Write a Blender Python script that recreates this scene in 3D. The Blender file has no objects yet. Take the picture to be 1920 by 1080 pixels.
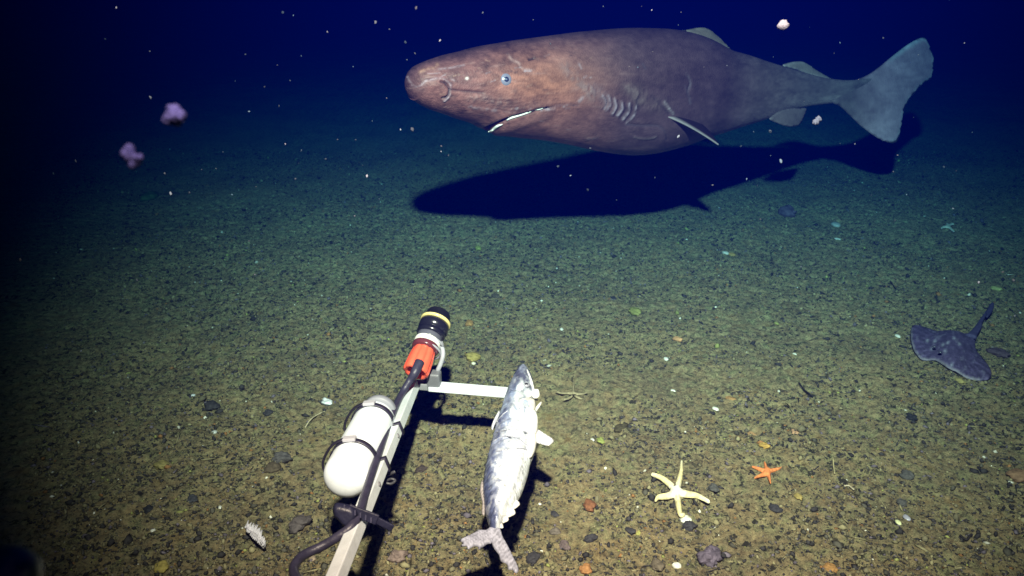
import bpy, bmesh, math, random
import numpy as np
from mathutils import Vector, Matrix, geometry, bvhtree

# ------------------------------------------------------------------ camera, water light, exposure
S = bpy.context.scene
COL = S.collection
H = 1.2                       # camera height above the seabed
PITCH = math.radians(22)
F = 1500.0                    # focal length in photograph pixels (1920 wide)
CAM = Vector((0, 0, H))
FW = Vector((0, math.cos(PITCH), -math.sin(PITCH)))
UP = Vector((0, math.sin(PITCH), math.cos(PITCH)))
cd = bpy.data.cameras.new('camera')
cam = bpy.data.objects.new('camera', cd)
COL.objects.link(cam)
cam.location = CAM
cam.rotation_euler = (math.radians(90) - PITCH, 0, 0)
cd.sensor_width = 36
cd.lens = 36 * F / 1920
cd.clip_start = 0.02
cd.clip_end = 300
cd.dof.use_dof = True
cd.dof.focus_distance = 1.95
cd.dof.aperture_fstop = 6.3
S.camera = cam

w = bpy.data.worlds.new('World')
S.world = w
w.use_nodes = True
bg = w.node_tree.nodes['Background']
bg.inputs['Color'].default_value = (0.0, 0.55, 1.0, 1)
bg.inputs['Strength'].default_value = 0.016

ld = bpy.data.lights.new('lander_lamp', 'SPOT')
lamp = bpy.data.objects.new('lander_lamp', ld)
COL.objects.link(lamp)
lamp.location = (0.0, 0.0, 2.2)
LAIM = Vector((0.38, 3.55, 0.0))
lamp.rotation_euler = (LAIM - lamp.location).to_track_quat('-Z', 'Y').to_euler()
ld.energy = 3850
ld.color = (1.0, 0.325, 0.20)
lamp.scale = (0.80, 1.0, 1.0)      # cone narrowed sideways to an oval beam
ld.spot_size = math.radians(84)
ld.spot_blend = 1.0
ld.shadow_soft_size = 0.045

vs = S.view_settings
vs.view_transform = 'Standard'
vs.look = 'None'
vs.exposure = 0
vs.gamma = 1
S.render.engine = 'CYCLES'
S.cycles.use_denoising = True
S.cycles.max_bounces = 4
S.cycles.volume_bounces = 0
S.cycles.transparent_max_bounces = 6
S.cycles.sample_clamp_indirect = 3.0

# ------------------------------------------------------------------ helpers
rng = np.random.default_rng(7)
random.seed(7)


def P(px, py, z):
    """World point seen at photograph pixel (px, py), z metres in front of the lens."""
    px, py, z = float(px), float(py), float(z)
    return CAM + z * (FW + ((px - 960) / F) * Vector((1, 0, 0)) + ((540 - py) / F) * UP)


def G(px, py, h=0.0):
    px, py, h = float(px), float(py), float(h)
    d = FW + ((px - 960) / F) * Vector((1, 0, 0)) + ((540 - py) / F) * UP
    return CAM + d * ((h - H) / d.z)


def proj(v):
    """Array of world points -> photograph pixels and depth."""
    q = np.asarray(v, float) - np.array(CAM)
    z = q @ np.array(FW)
    return 960 + F * q[:, 0] / z, 540 - F * (q @ np.array(UP)) / z, z


def lattice(seed):
    return np.random.default_rng(seed).random((256, 256)).astype(np.float32)


LAT = [lattice(s) for s in range(12)]


def noise2(x, y, s):
    L = LAT[s % 12]
    x = np.asarray(x, float) + 37.13 * s + 1000
    y = np.asarray(y, float) + 11.7 * s + 1000
    xi = np.floor(x).astype(int); yi = np.floor(y).astype(int)
    fx = x - xi; fy = y - yi
    fx = fx * fx * (3 - 2 * fx); fy = fy * fy * (3 - 2 * fy)
    a = L[xi % 256, yi % 256]; b = L[(xi + 1) % 256, yi % 256]
    c = L[xi % 256, (yi + 1) % 256]; d = L[(xi + 1) % 256, (yi + 1) % 256]
    return (a + (b - a) * fx) * (1 - fy) + (c + (d - c) * fx) * fy


def fbm(x, y, s, octs=4):
    t = 0; a = 0.5; f = 1.0
    for k in range(octs):
        t = t + a * noise2(x * f, y * f, s + k)
        a *= 0.5; f *= 2.03
    return t


def ground_h(x, y):
    x = np.asarray(x, float); y = np.asarray(y, float)
    n = 0.030 * (noise2(x * 0.9, y * 0.9, 1) - .5) + 0.028 * (noise2(x * 3.1, y * 3.1, 2) - .5)
    c, s_ = .8, .6
    u = c * x - s_ * y; v = s_ * x + c * y
    n = n + 0.006 * (noise2(u * 11, v * 11, 3) - .5) + 0.005 * (noise2(x * 27, y * 27, 4) - .5)
    n = n + 0.005 * (noise2(u * 55, v * 55, 5) - .5) - 0.010 * np.clip((noise2(u * 40, v * 40, 6) - .70) * 4, 0, 1) + 0.006 * (noise2(x * 95, y * 95, 7) - .5) - 0.008 * np.clip((noise2(u * 75, v * 75, 9) - .68) * 5, 0, 1)
    return n


def gz(p):
    return float(ground_h(p.x, p.y))


def mesh_obj(name, verts, faces, mat, cols=None, parent=None, origin=None, smooth=True):
    verts = np.asarray(verts, float).reshape(-1, 3)
    if parent is not None:
        base = np.array(root_loc(parent))
    else:
        base = np.array(origin if origin is not None else (verts[:, 0].mean(), verts[:, 1].mean(), verts[:, 2].min()))
    me = bpy.data.meshes.new(name)
    lv = verts - base
    fa = faces if isinstance(faces, np.ndarray) else None
    if fa is not None:
        k = fa.shape[1]; n = len(fa)
        me.vertices.add(len(lv)); me.vertices.foreach_set('co', lv.astype(np.float32).ravel())
        me.loops.add(n * k); me.loops.foreach_set('vertex_index', fa.astype(np.int32).ravel())
        me.polygons.add(n)
        me.polygons.foreach_set('loop_start', (np.arange(n) * k).astype(np.int32))
        me.update(calc_edges=True)
        me.validate()
    else:
        me.from_pydata([tuple(v) for v in lv], [], [tuple(int(i) for i in f) for f in faces])
    if smooth:
        me.polygons.foreach_set('use_smooth', [True] * len(me.polygons))
    if cols is not None:
        c = np.asarray(cols, float)
        if c.ndim == 1:
            c = np.tile(c[:3], (len(lv), 1))
        at = me.color_attributes.new('Col', 'FLOAT_COLOR', 'POINT')
        at.data.foreach_set('color', np.hstack([c[:, :3], np.ones((len(lv), 1))]).astype(np.float32).ravel())
    me.materials.append(mat)
    o = bpy.data.objects.new(name, me)
    COL.objects.link(o)
    if parent is not None:
        o.parent = parent
    else:
        o.location = Vector(base)
    return o


def root_loc(o):
    l = Vector((0, 0, 0))
    while o is not None:
        l += o.location
        o = o.parent
    return l


def thing(name, label, cat, loc, group=None):
    o = bpy.data.objects.new(name, None)
    COL.objects.link(o)
    o.empty_display_size = 0.05
    o.location = loc
    return tag(o, label, cat, group)


def tag(o, label, cat, group=None):
    o['label'] = label; o['category'] = cat
    if group: o['group'] = group
    return o


def material(name, rough=.7, spec=.3, bump=0.0, bscale=120.0, var=0.25, vscale=30.0, metal=0.0, col=None, bdist=0.004, sss=0.0):
    m = bpy.data.materials.new(name); m.use_nodes = True
    nt = m.node_tree; N = nt.nodes; L = nt.links
    b = N['Principled BSDF']
    b.inputs['Roughness'].default_value = rough
    b.inputs['Specular IOR Level'].default_value = spec
    b.inputs['Metallic'].default_value = metal
    if col is None:
        a = N.new('ShaderNodeAttribute'); a.attribute_name = 'Col'; src = a.outputs['Color']
    else:
        a = N.new('ShaderNodeRGB'); a.outputs[0].default_value = (*col, 1); src = a.outputs[0]
    tc = N.new('ShaderNodeTexCoord')
    n = N.new('ShaderNodeTexNoise'); n.inputs['Scale'].default_value = vscale; n.inputs['Detail'].default_value = 8
    n.inputs['Roughness'].default_value = .65
    L.new(tc.outputs['Object'], n.inputs['Vector'])
    mr = N.new('ShaderNodeMapRange')
    mr.inputs['From Min'].default_value = .3; mr.inputs['From Max'].default_value = .7
    mr.inputs['To Min'].default_value = 1 - var; mr.inputs['To Max'].default_value = 1 + var
    L.new(n.outputs['Fac'], mr.inputs['Value'])
    sc = N.new('ShaderNodeVectorMath'); sc.operation = 'SCALE'
    L.new(src, sc.inputs[0]); L.new(mr.outputs[0], sc.inputs['Scale'])
    L.new(sc.outputs[0], b.inputs['Base Color'])
    if bump:
        n2 = N.new('ShaderNodeTexNoise'); n2.inputs['Scale'].default_value = bscale; n2.inputs['Detail'].default_value = 5
        L.new(tc.outputs['Object'], n2.inputs['Vector'])
        bp = N.new('ShaderNodeBump'); bp.inputs['Strength'].default_value = bump; bp.inputs['Distance'].default_value = bdist
        L.new(n2.outputs['Fac'], bp.inputs['Height']); L.new(bp.outputs[0], b.inputs['Normal'])
    if sss:
        b.inputs['Subsurface Weight'].default_value = sss
        b.inputs['Subsurface Radius'].default_value = (.01, .006, .004)
    return m


def catmull(pts, n):
    """Smooth open polyline through pts (any dimension), n samples."""
    p = np.asarray([tuple(q) for q in pts], float)
    p = np.vstack([2 * p[0] - p[1], p, 2 * p[-1] - p[-2]])
    seg = len(p) - 3
    out = []
    for t in np.linspace(0, seg - 1e-9, n):
        i = int(t); f = t - i
        a, b, c, d = p[i:i + 4]
        out.append(.5 * ((2 * b) + (c - a) * f + (2 * a - 5 * b + 4 * c - d) * f * f + (3 * b - a - 3 * c + d) * f ** 3))
    return np.array(out)


def tube(pts, rad, k=10, n=None, caps=True, squash=1.0):
    """verts, faces of a tube; rad scalar or list per input point."""
    pts = np.asarray([tuple(q) for q in pts], float)
    r = np.full(len(pts), rad, float) if np.isscalar(rad) else np.asarray(rad, float)
    if n:
        q = catmull(np.hstack([pts, r[:, None]]), n); pts = q[:, :3]; r = np.maximum(q[:, 3], 1e-4)
    V = []; Fc = []
    t = np.gradient(pts, axis=0); t /= np.linalg.norm(t, axis=1)[:, None] + 1e-12
    ref = np.array((0, 0, 1.0)) if abs(t[0][2]) < .9 else np.array((1.0, 0, 0))
    for i in range(len(pts)):
        s = np.cross(t[i], ref); s /= np.linalg.norm(s) + 1e-12
        u = np.cross(s, t[i]); ref = u
        for j in range(k):
            a = 2 * math.pi * j / k
            V.append(pts[i] + r[i] * (math.cos(a) * s + squash * math.sin(a) * u))
    for i in range(len(pts) - 1):
        for j in range(k):
            Fc.append((i * k + j, i * k + (j + 1) % k, (i + 1) * k + (j + 1) % k, (i + 1) * k + j))
    if caps:
        Fc.append(tuple(range(k - 1, -1, -1)))
        Fc.append(tuple((len(pts) - 1) * k + j for j in range(k)))
    return np.array(V), Fc


def join(*parts):
    V = []; Fc = []; o = 0
    for v, f in parts:
        V.append(np.asarray(v)); Fc += [tuple(int(i) + o for i in q) for q in f]; o += len(v)
    return np.vstack(V), Fc


def revolve(a, b, prof, k=40):
    """Solid of revolution about the axis a->b; prof = [(distance along, radius)...]."""
    a = Vector(a); ax = (Vector(b) - a).normalized()
    s = ax.cross(Vector((0, 0, 1))).normalized(); u = s.cross(ax)
    V = []; Fc = []
    for (d, r) in prof:
        for j in range(k):
            an = 2 * math.pi * j / k
            V.append(tuple(a + ax * d + (s * math.cos(an) + u * math.sin(an)) * max(r, 1e-4)))
    n = len(prof)
    for i in range(n - 1):
        for j in range(k):
            Fc.append((i * k + j, (i + 1) * k + j, (i + 1) * k + (j + 1) % k, i * k + (j + 1) % k))
    Fc.append(tuple(range(k))); Fc.append(tuple((n - 1) * k + j for j in range(k - 1, -1, -1)))
    return np.array(V), Fc


def box(c, ax, ay, az):
    c = np.array(c, float); ax, ay, az = [np.array(q, float) for q in (ax, ay, az)]
    V = [c + sx * ax + sy * ay + sz * az for sx in (-1, 1) for sy in (-1, 1) for sz in (-1, 1)]
    return np.array(V), [(0, 1, 3, 2), (4, 6, 7, 5), (0, 4, 5, 1), (2, 3, 7, 6), (0, 2, 6, 4), (1, 5, 7, 3)]


def bevel(o, wdt=.003, seg=2):
    m = o.modifiers.new('bevel', 'BEVEL'); m.width = wdt; m.segments = seg; m.limit_method = 'ANGLE'
    return o


def poly_dist(q, poly, closed=True):
    """distance of points q (n,2) to the polyline, and arc parameter of nearest point (0..1)."""
    poly = np.asarray(poly, float); q = np.asarray(q, float)
    n = len(poly); rngi = range(n if closed else n - 1)
    best = np.full(len(q), 1e9); par = np.zeros(len(q)); acc = 0
    tot = sum(np.linalg.norm(poly[(i + 1) % n] - poly[i]) for i in rngi)
    for i in rngi:
        a = poly[i]; b = poly[(i + 1) % n]; ab = b - a; L2 = ab @ ab + 1e-12
        t = np.clip(((q - a) @ ab) / L2, 0, 1)
        d = np.linalg.norm(q - (a + t[:, None] * ab), axis=1)
        m = d < best
        best[m] = d[m]; par[m] = (acc + t[m] * math.sqrt(L2)) / tot
        acc += math.sqrt(L2)
    return best, par


def inside(q, poly):
    x, y = q[:, 0], q[:, 1]; r = np.zeros(len(q), bool); n = len(poly); j = n - 1
    for i in range(n):
        xi, yi = poly[i]; xj, yj = poly[j]
        if yi != yj:
            r ^= ((yi > y) != (yj > y)) & (x < (xj - xi) * (y - yi) / (yj - yi) + xi)
        j = i
    return r


def pillow(outline, step, place, thick, dmax=None, back=True, power=.5, smooth_outline=True, jitter=.25):
    """A closed lens-like body from a 2-D outline. place(xy array)->(points, normals); thick(d, xy)->half thickness."""
    poly = np.asarray(outline, float)
    if smooth_outline:
        pc = np.vstack([poly, poly[:1]])
        ext = np.vstack([poly[-2:], poly, poly[:3]])
        L = np.linalg.norm(np.diff(pc, axis=0), axis=1).sum()
        n = max(len(poly) * 3, int(L / step))
        c = catmull(ext, int(n * (len(ext) - 1) / len(poly)) + 1)
        m = len(c); a = int(round(2 * (m - 1) / (len(ext) - 1))); b = int(round((2 + len(poly)) * (m - 1) / (len(ext) - 1)))
        poly = c[a:b]
    lo = poly.min(0); hi = poly.max(0)
    gx, gy = np.meshgrid(np.arange(lo[0], hi[0] + step, step), np.arange(lo[1], hi[1] + step, step * .87))
    gx[1::2] += step * .5
    r = np.random.default_rng(3)
    q = np.stack([gx.ravel(), gy.ravel()], 1) + r.uniform(-jitter, jitter, (gx.size, 2)) * step
    q = q[inside(q, poly)]
    if len(q):
        d, _ = poly_dist(q, poly)
        q = q[d > step * .45]
    nb = len(poly)
    allp = np.vstack([poly, q]) if len(q) else poly
    res = geometry.delaunay_2d_cdt([Vector(p) for p in allp], [(i, (i + 1) % nb) for i in range(nb)], [list(range(nb))], 1, 1e-7)
    vs2 = np.array([tuple(v) for v in res[0]]); tris = [tuple(t) for t in res[2]]
    d, _ = poly_dist(vs2, poly)
    bd = d < step * .02
    d[bd] = 0
    pts, nrm = place(vs2)
    h = thick(d, vs2)
    h = np.where(bd, 0, h)
    top = pts + nrm * h[:, None]
    n = len(vs2)
    if not back:
        return top, [t for t in tris], vs2
    idx = np.arange(n) + n
    idx[bd] = np.arange(n)[bd]
    bot = pts - nrm * h[:, None]
    V = np.vstack([top, bot])
    Fc = [t for t in tris] + [(idx[t[2]], idx[t[1]], idx[t[0]]) for t in tris]
    used = sorted(set(i for f in Fc for i in f)); remap = {u: i for i, u in enumerate(used)}
    Fc = [tuple(remap[i] for i in f) for f in Fc]
    return V[used], Fc, np.vstack([vs2, vs2])[used]


def interp(x, tab):
    t = np.array(tab, float)
    return np.interp(x, t[:, 0], t[:, 1])


# ------------------------------------------------------------------ materials
M_skin = material('shark_skin', .55, .35, .55, 170, .22, 14, bdist=.004)
M_fin = material('shark_fin', .5, .35, .3, 90, .15, 25)
M_metal = material('brushed_aluminium', .45, .5, .15, 300, .12, 20, metal=.08)
M_paint = material('white_plastic', .45, .4, .1, 60, .05, 18)
M_rub = material('black_rubber', .42, .45, .2, 220, .25, 60)
M_gloss = material('gloss_plastic', .22, .6, .1, 90, .12, 60)
M_fish = material('fish_skin', .27, .6, .6, 150, .25, 60, metal=.12, bdist=.004)
M_soft = material('soft_matter', .75, .25, .8, 130, .25, 70, bdist=.004)
M_stone = material('stone', .8, .25, .9, 150, .35, 80, bdist=.004)
M_snow = material('snow_particle', .8, .2, .5, 300, .3, 150)


def seabed_material():
    m = bpy.data.materials.new('muddy_gravel'); m.use_nodes = True
    nt = m.node_tree; N = nt.nodes; L = nt.links
    b = N['Principled BSDF']; b.inputs['Roughness'].default_value = .9; b.inputs['Specular IOR Level'].default_value = .15
    tc = N.new('ShaderNodeTexCoord')

    def noise(scale, det=6, rough=.6, dist=0):
        n = N.new('ShaderNodeTexNoise'); n.inputs['Scale'].default_value = scale
        n.inputs['Detail'].default_value = det; n.inputs['Roughness'].default_value = rough
        n.inputs['Distortion'].default_value = dist
        L.new(tc.outputs['Object'], n.inputs['Vector']); return n.outputs['Fac']

    def ramp(src, stops):
        r = N.new('ShaderNodeValToRGB'); e = r.color_ramp.elements
        while len(e) < len(stops): e.new(.5)
        for el, (p, c) in zip(e, stops):
            el.position = p; el.color = (*c, 1)
        L.new(src, r.inputs[0]); return r.outputs[0]

    def mix(fac, a, c, mode='MIX'):
        x = N.new('ShaderNodeMix'); x.data_type = 'RGBA'; x.blend_type = mode
        if isinstance(fac, float): x.inputs[0].default_value = fac
        else: L.new(fac, x.inputs[0])
        for s, v in ((6, a), (7, c)):
            if isinstance(v, tuple): x.inputs[s].default_value = (*v, 1)
            else: L.new(v, x.inputs[s])
        return x.outputs[2]
    base = ramp(noise(3.5, 8, .7), [(.35, SB[0]), (.5, SB[1]), (.65, SB[2])])
    fine = ramp(noise(62, 9, .82, .35), [(.38, (.30, .29, .30)), (.47, (.90, .90, .88)), (.60, (1.45, 1.42, 1.30))])
    c = mix(1.0, base, fine, 'MULTIPLY')
    tint = ramp(noise(26, 6, .7), [(.36, (.95, .86, .84)), (.5, (1, 1, 1)), (.64, (.92, 1.08, 1.0))])
    c = mix(1.0, c, tint, 'MULTIPLY')
    warm = ramp(noise(14, 5, .6), [(.58, (0, 0, 0)), (.72, (.7,) * 3)])
    c = mix(warm, c, (.30, .19, .075))
    pits = ramp(noise(52, 5, .6, .3), [(.575, (0, 0, 0)), (.61, (.92,) * 3)])
    pm = ramp(noise(2.2, 5, .6), [(.36, (.15,) * 3), (.56, (1,) * 3)])
    pits = mix(1.0, pits, pm, 'MULTIPLY')
    c = mix(pits, c, (.035, .03, .028))
    L.new(c, b.inputs['Base Color'])
    h1 = noise(75, 9, .8, .2)
    bp = N.new('ShaderNodeBump'); bp.inputs['Strength'].default_value = 1.0; bp.inputs['Distance'].default_value = .018
    L.new(h1, bp.inputs['Height']); L.new(bp.outputs[0], b.inputs['Normal'])
    return m


SB = [(.305, .245, .155), (.39, .312, .185), (.45, .355, .205)]
M_bed = seabed_material()

# ------------------------------------------------------------------ seabed: one sheet to the horizon
def axis(a, b, st, lo, hi):
    core = list(np.arange(a, b, st))
    l = []; x = a; s = st
    while x > lo:
        s *= 1.12; x -= s; l.append(x)
    r = []; x = core[-1]; s = st
    while x < hi:
        s *= 1.12; x += s; r.append(x)
    return np.array(l[::-1] + core + r)


gx = axis(-1.6, 2.4, .0065, -60, 60)
gy = axis(.9, 4.2, .0065, -12, 90)
X, Y = np.meshgrid(gx, gy)
Z = ground_h(X, Y)
fade = np.clip(1 - (np.hypot(X, Y) - 8) / 4, 0, 1)
Z = Z * fade
ni, nj = X.shape
ii = np.arange(ni * nj).reshape(ni, nj)
quads = np.stack([ii[:-1, :-1].ravel(), ii[:-1, 1:].ravel(), ii[1:, 1:].ravel(), ii[1:, :-1].ravel()], 1)
bed = mesh_obj('seabed', np.stack([X.ravel(), Y.ravel(), Z.ravel()], 1), quads, M_bed, origin=(0, 0, 0))
bed['kind'] = 'structure'

# gravel, shell grit and dead stems strewn over the mud
def gravel():
    n = 170000
    u = rng.random(n)
    y = .95 + 4.6 * u ** 1.25
    x = rng.uniform(-1, 1, n) * (y * .66 + .35) + .15 * y
    okm = noise2(x * 7, y * 7, 8) * .6 + noise2(x * 1.6, y * 1.6, 10) * .5 + .35 * rng.random(n) > .56
    x = x[okm]; y = y[okm]; n = len(x)
    size = np.exp(rng.normal(math.log(.0024), .48, n)).clip(.0012, .011)
    ico = [(0, 0, 1), (.9, 0, .3), (.28, .85, .3), (-.73, .53, .3), (-.73, -.53, .3), (.28, -.85, .3), (0, 0, -.6)]
    ico = np.array(ico)
    fc = np.array([(0, 1, 2), (0, 2, 3), (0, 3, 4), (0, 4, 5), (0, 5, 1), (6, 2, 1), (6, 3, 2), (6, 4, 3), (6, 5, 4), (6, 1, 5)])
    V = ico[None] * (1 + rng.uniform(-.35, .35, (n, 7, 1)))
    stem = rng.random(n) < .035
    sx = np.where(stem, rng.uniform(2.5, 6, n), rng.uniform(.8, 1.7, n)) * size
    sy = np.where(stem, .45, rng.uniform(.7, 1.2, n)) * size
    sz = np.where(stem, .45, rng.uniform(.6, 1.4, n)) * size
    V = V * np.stack([sx, sy, sz], 1)[:, None]
    a = rng.uniform(0, 2 * math.pi, n); ca, sa = np.cos(a)[:, None], np.sin(a)[:, None]
    t = rng.normal(0, .22, n)[:, None]
    vx = V[..., 0] * ca - V[..., 1] * sa; vy = V[..., 0] * sa + V[..., 1] * ca
    vz = V[..., 2] + V[..., 0] * t
    z = ground_h(x, y) + sz * .25
    V = np.stack([vx + x[:, None], vy + y[:, None], vz + z[:, None]], 2)
    pal = np.array([(.045, .04, .04), (.10, .09, .07), (.17, .145, .09), (.27, .23, .13), (.30, .15, .06), (.75, .7, .6), (.16, .13, .16), (.30, .30, .10)])
    k = rng.choice(len(pal), n, p=[.38, .18, .22, .12, .016, .006, .064, .014])
    k = np.where(stem & (rng.random(n) < .6), 3, k)
    c = pal[k] * rng.uniform(.7, 1.3, (n, 1))
    Fa = (fc[None] + (np.arange(n) * 7)[:, None, None]).reshape(-1, 3)
    o = mesh_obj('gravel', V.reshape(-1, 3), Fa, material('gravel_grit', .85, .2, 0, 1, .2, 200), np.repeat(c, 7, 0), origin=(0, 0, 0), smooth=False)
    tag(o, 'fine dark gravel, shell grit and dead stems strewn over the muddy seabed', 'gravel')
    o['kind'] = 'stuff'


gravel()

# ------------------------------------------------------------------ the shark
TOP = [(747, 160), (752, 143), (760, 134), (790, 116), (840, 100), (900, 86), (960, 76), (1020, 68), (1080, 60), (1169, 52), (1255, 53),
       (1300, 60), (1330, 71), (1365, 88), (1400, 103), (1454, 119), (1500, 134), (1555, 148), (1600, 152), (1630, 146), (1660, 134), (1690, 118), (1712, 106)]
BOT = [(747, 161), (752, 177), (775, 191), (807, 207), (845, 218), (880, 231), (912, 247), (945, 256), (1020, 263), (1080, 274), (1120, 284),
       (1185, 293), (1228, 289), (1282, 277), (1335, 256), (1400, 236), (1439, 224), (1475, 209), (1504, 201), (1528, 197), (1564, 194), (1600, 187), (1630, 178), (1660, 164), (1690, 146), (1712, 116)]
LINE = 2.71


def shark_z(x):
    x = np.asarray(x, float)
    z = LINE / (1 - .7165 * (x - 960) / 1500)
    return z - np.clip((x - 1480) / 240, 0, 1.5) ** 2 * .13


NS = 620; NV = 220
xs = 762 + (1712 - 762) * (np.linspace(0, 1, NS) ** 1.22)
ctop = interp(xs, TOP); cbot = interp(xs, BOT)
tgt_t, tgt_b = ctop.copy(), cbot.copy()
ker = np.ones(9) / 9
LATR = interp(xs, [(762, 1.05), (900, .98), (1100, .92), (1300, .80), (1450, .68), (1560, .62), (1640, .35), (1712, .15)])


def shark_shape(cy, hv):
    z = shark_z(xs)
    C = np.array([tuple(P(a, b, c)) for a, b, c in zip(xs, cy, z)])
    T = np.gradient(C, axis=0); T /= np.linalg.norm(T, axis=1)[:, None]
    U = np.array((0, 0, 1.0)) - T * T[:, 2:3]; U /= np.linalg.norm(U, axis=1)[:, None]
    Sd = np.cross(T, U)           # points away from or towards the lens
    rv = hv * z / F
    # blunt snout
    s = np.concatenate([[0], np.cumsum(np.linalg.norm(np.diff(C, axis=0), axis=1))])
    ph = np.linspace(0, 2 * math.pi, NV, endpoint=False)
    cs, sn = np.cos(ph), np.sin(ph)
    e = .92
    cc = np.sign(cs) * np.abs(cs) ** e; ss = np.sign(sn) * np.abs(sn) ** e
    V = C[:, None] + U[:, None] * (rv[:, None] * ss[None])[..., None] + Sd[:, None] * ((rv * LATR)[:, None] * cc[None])[..., None]
    return V, C, T, U, Sd, rv


cy = (ctop + cbot) / 2
hv = (cbot - ctop) / 2
u0 = np.clip((xs - 762) / 26, 0, 1)
hv = hv * np.sqrt(np.clip(1 - (1 - u0) ** 2, .0004, 1))
for it in range(5):
    V, C, T, U, Sd, rv = shark_shape(cy, hv)
    px, py, _ = proj(V.reshape(-1, 3))
    ex = np.arange(745, 1715, 3)
    et = np.full(len(ex), 1e9); eb = np.full(len(ex), -1e9)
    bi = np.clip(((px - 745) / 3).round().astype(int), 0, len(ex) - 1)
    np.minimum.at(et, bi, py); np.maximum.at(eb, bi, py)
    okc = (et < 1e8)
    et = np.interp(ex, ex[okc], et[okc]); eb = np.interp(ex, ex[okc], eb[okc])
    dt = interp(ex, TOP) - et; db = interp(ex, BOT) - eb
    dt = np.convolve(np.pad(dt, 2, 'edge'), np.ones(5) / 5, 'valid'); db = np.convolve(np.pad(db, 2, 'edge'), np.ones(5) / 5, 'valid')
    a = np.interp(xs, ex, dt); b = np.interp(xs, ex, db)
    wgt = np.clip((xs - 775) / 30, 0, 1)
    cy = cy + .7 * wgt * (a + b) / 2
    hv = np.maximum(hv + .7 * wgt * (b - a) / 2, .3)
    KW = 45; k = np.hanning(KW + 2)[1:-1]; k /= k.sum()
    cs_ = np.convolve(np.pad(cy, KW // 2, 'reflect', reflect_type='odd'), k, 'valid'); hs_ = np.convolve(np.pad(hv, KW // 2, 'reflect', reflect_type='odd'), k, 'valid')
    mm = np.clip((xs - 775) / 20, 0, 1)
    cy = cy * (1 - mm) + cs_ * mm; hv = hv * (1 - mm) + hs_ * mm
V, C, T, U, Sd, rv = shark_shape(cy, hv)
SV = V.reshape(-1, 3)
di = np.roll(V, -1, 1) - np.roll(V, 1, 1)
dj = np.gradient(V, axis=0)
SN = np.cross(di, dj).reshape(-1, 3)
SN /= np.linalg.norm(SN, axis=1)[:, None] + 1e-12
cen = np.repeat(C, NV, 0)
flip = np.sum(SN * (SV - cen), 1) < 0
SN[flip] *= -1
view = SV - np.array(CAM); view /= np.linalg.norm(view, axis=1)[:, None]
facing = np.sum(SN * view, 1) < .12
PX, PY, PZ = proj(SV)
Q = np.stack([PX, PY], 1)

# skin colour
along = PX
base = np.zeros((len(SV), 3))
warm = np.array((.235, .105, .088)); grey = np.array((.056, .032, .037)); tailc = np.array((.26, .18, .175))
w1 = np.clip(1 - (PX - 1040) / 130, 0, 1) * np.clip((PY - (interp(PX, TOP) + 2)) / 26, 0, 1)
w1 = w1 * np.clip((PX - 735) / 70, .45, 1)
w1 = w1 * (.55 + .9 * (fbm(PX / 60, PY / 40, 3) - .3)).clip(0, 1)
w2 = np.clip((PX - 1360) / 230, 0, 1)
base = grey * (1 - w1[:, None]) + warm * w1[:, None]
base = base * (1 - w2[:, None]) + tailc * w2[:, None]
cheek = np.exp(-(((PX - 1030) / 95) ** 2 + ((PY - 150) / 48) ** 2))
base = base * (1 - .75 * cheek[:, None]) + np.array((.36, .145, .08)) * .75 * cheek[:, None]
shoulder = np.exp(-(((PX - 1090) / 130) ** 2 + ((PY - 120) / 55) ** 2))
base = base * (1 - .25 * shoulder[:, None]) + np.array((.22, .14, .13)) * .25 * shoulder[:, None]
mot = fbm(PX / 22, PY / 14, 5) - .47
mot2 = fbm(PX / 7, PY / 4, 7) - .47
headw = np.clip(1.25 - (PX - 760) / 500, .3, 1)
mot3 = fbm(PX / 70 + 3, PY / 34, 2) - .47
base = base * np.clip(1 + (1.3 * mot + 1.1 * mot2 + .8 * mot3) * np.clip(headw, .55, 1), .2, 2)[:, None]
# pale scuffs concentrated on the head and flank
sc = np.clip((fbm(PX / 26 + PY / 30, PY / 7, 9) - .60) * 6, 0, 1) * headw * np.clip((PY - interp(PX, TOP) - 12) / 20, 0, 1) * np.clip((1330 - PX) / 200, 0, 1)
base = base * (1 - .4 * sc[:, None]) + np.array((.36, .22, .20)) * .4 * sc[:, None]
# colour lightened towards the belly
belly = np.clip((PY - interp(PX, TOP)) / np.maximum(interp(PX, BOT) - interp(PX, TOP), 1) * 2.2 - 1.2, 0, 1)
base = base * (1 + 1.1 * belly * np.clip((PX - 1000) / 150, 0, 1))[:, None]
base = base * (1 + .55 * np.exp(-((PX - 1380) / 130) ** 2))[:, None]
disp = np.zeros(len(SV))


def stroke(pts, r, depth=0.0, colr=None, alpha=1.0, rough=0.0, n=24, r2=None):
    global base, disp
    q = catmull(pts, n) if len(pts) > 2 else np.array(pts, float)
    pm = np.asarray(pts, float); R3 = 3.2 * max(r, r2 or 0)
    sel = np.where(facing & (PX > pm[:, 0].min() - R3) & (PX < pm[:, 0].max() + R3) & (PY > pm[:, 1].min() - R3) & (PY < pm[:, 1].max() + R3))[0]
    if not len(sel): return
    d, par = poly_dist(Q[sel], q, closed=False)
    rr = r if r2 is None else r + (r2 - r) * par
    wgt = np.exp(-(d / rr) ** 2)
    if rough:
        wgt = wgt * np.clip(1 + rough * 3 * (fbm(PX[sel] / 5, PY[sel] / 5, 2) - .47), 0, 1.6)
    disp[sel] += depth * wgt
    if colr is not None:
        a = np.clip(alpha * wgt, 0, 1)[:, None]
        base[sel] = base[sel] * (1 - a) + np.array(colr) * a


PALE = (.40, .32, .36); WHITE = (.85, .82, .8); DARK = (.02, .015, .02); PINK = (.55, .36, .33)
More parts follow.
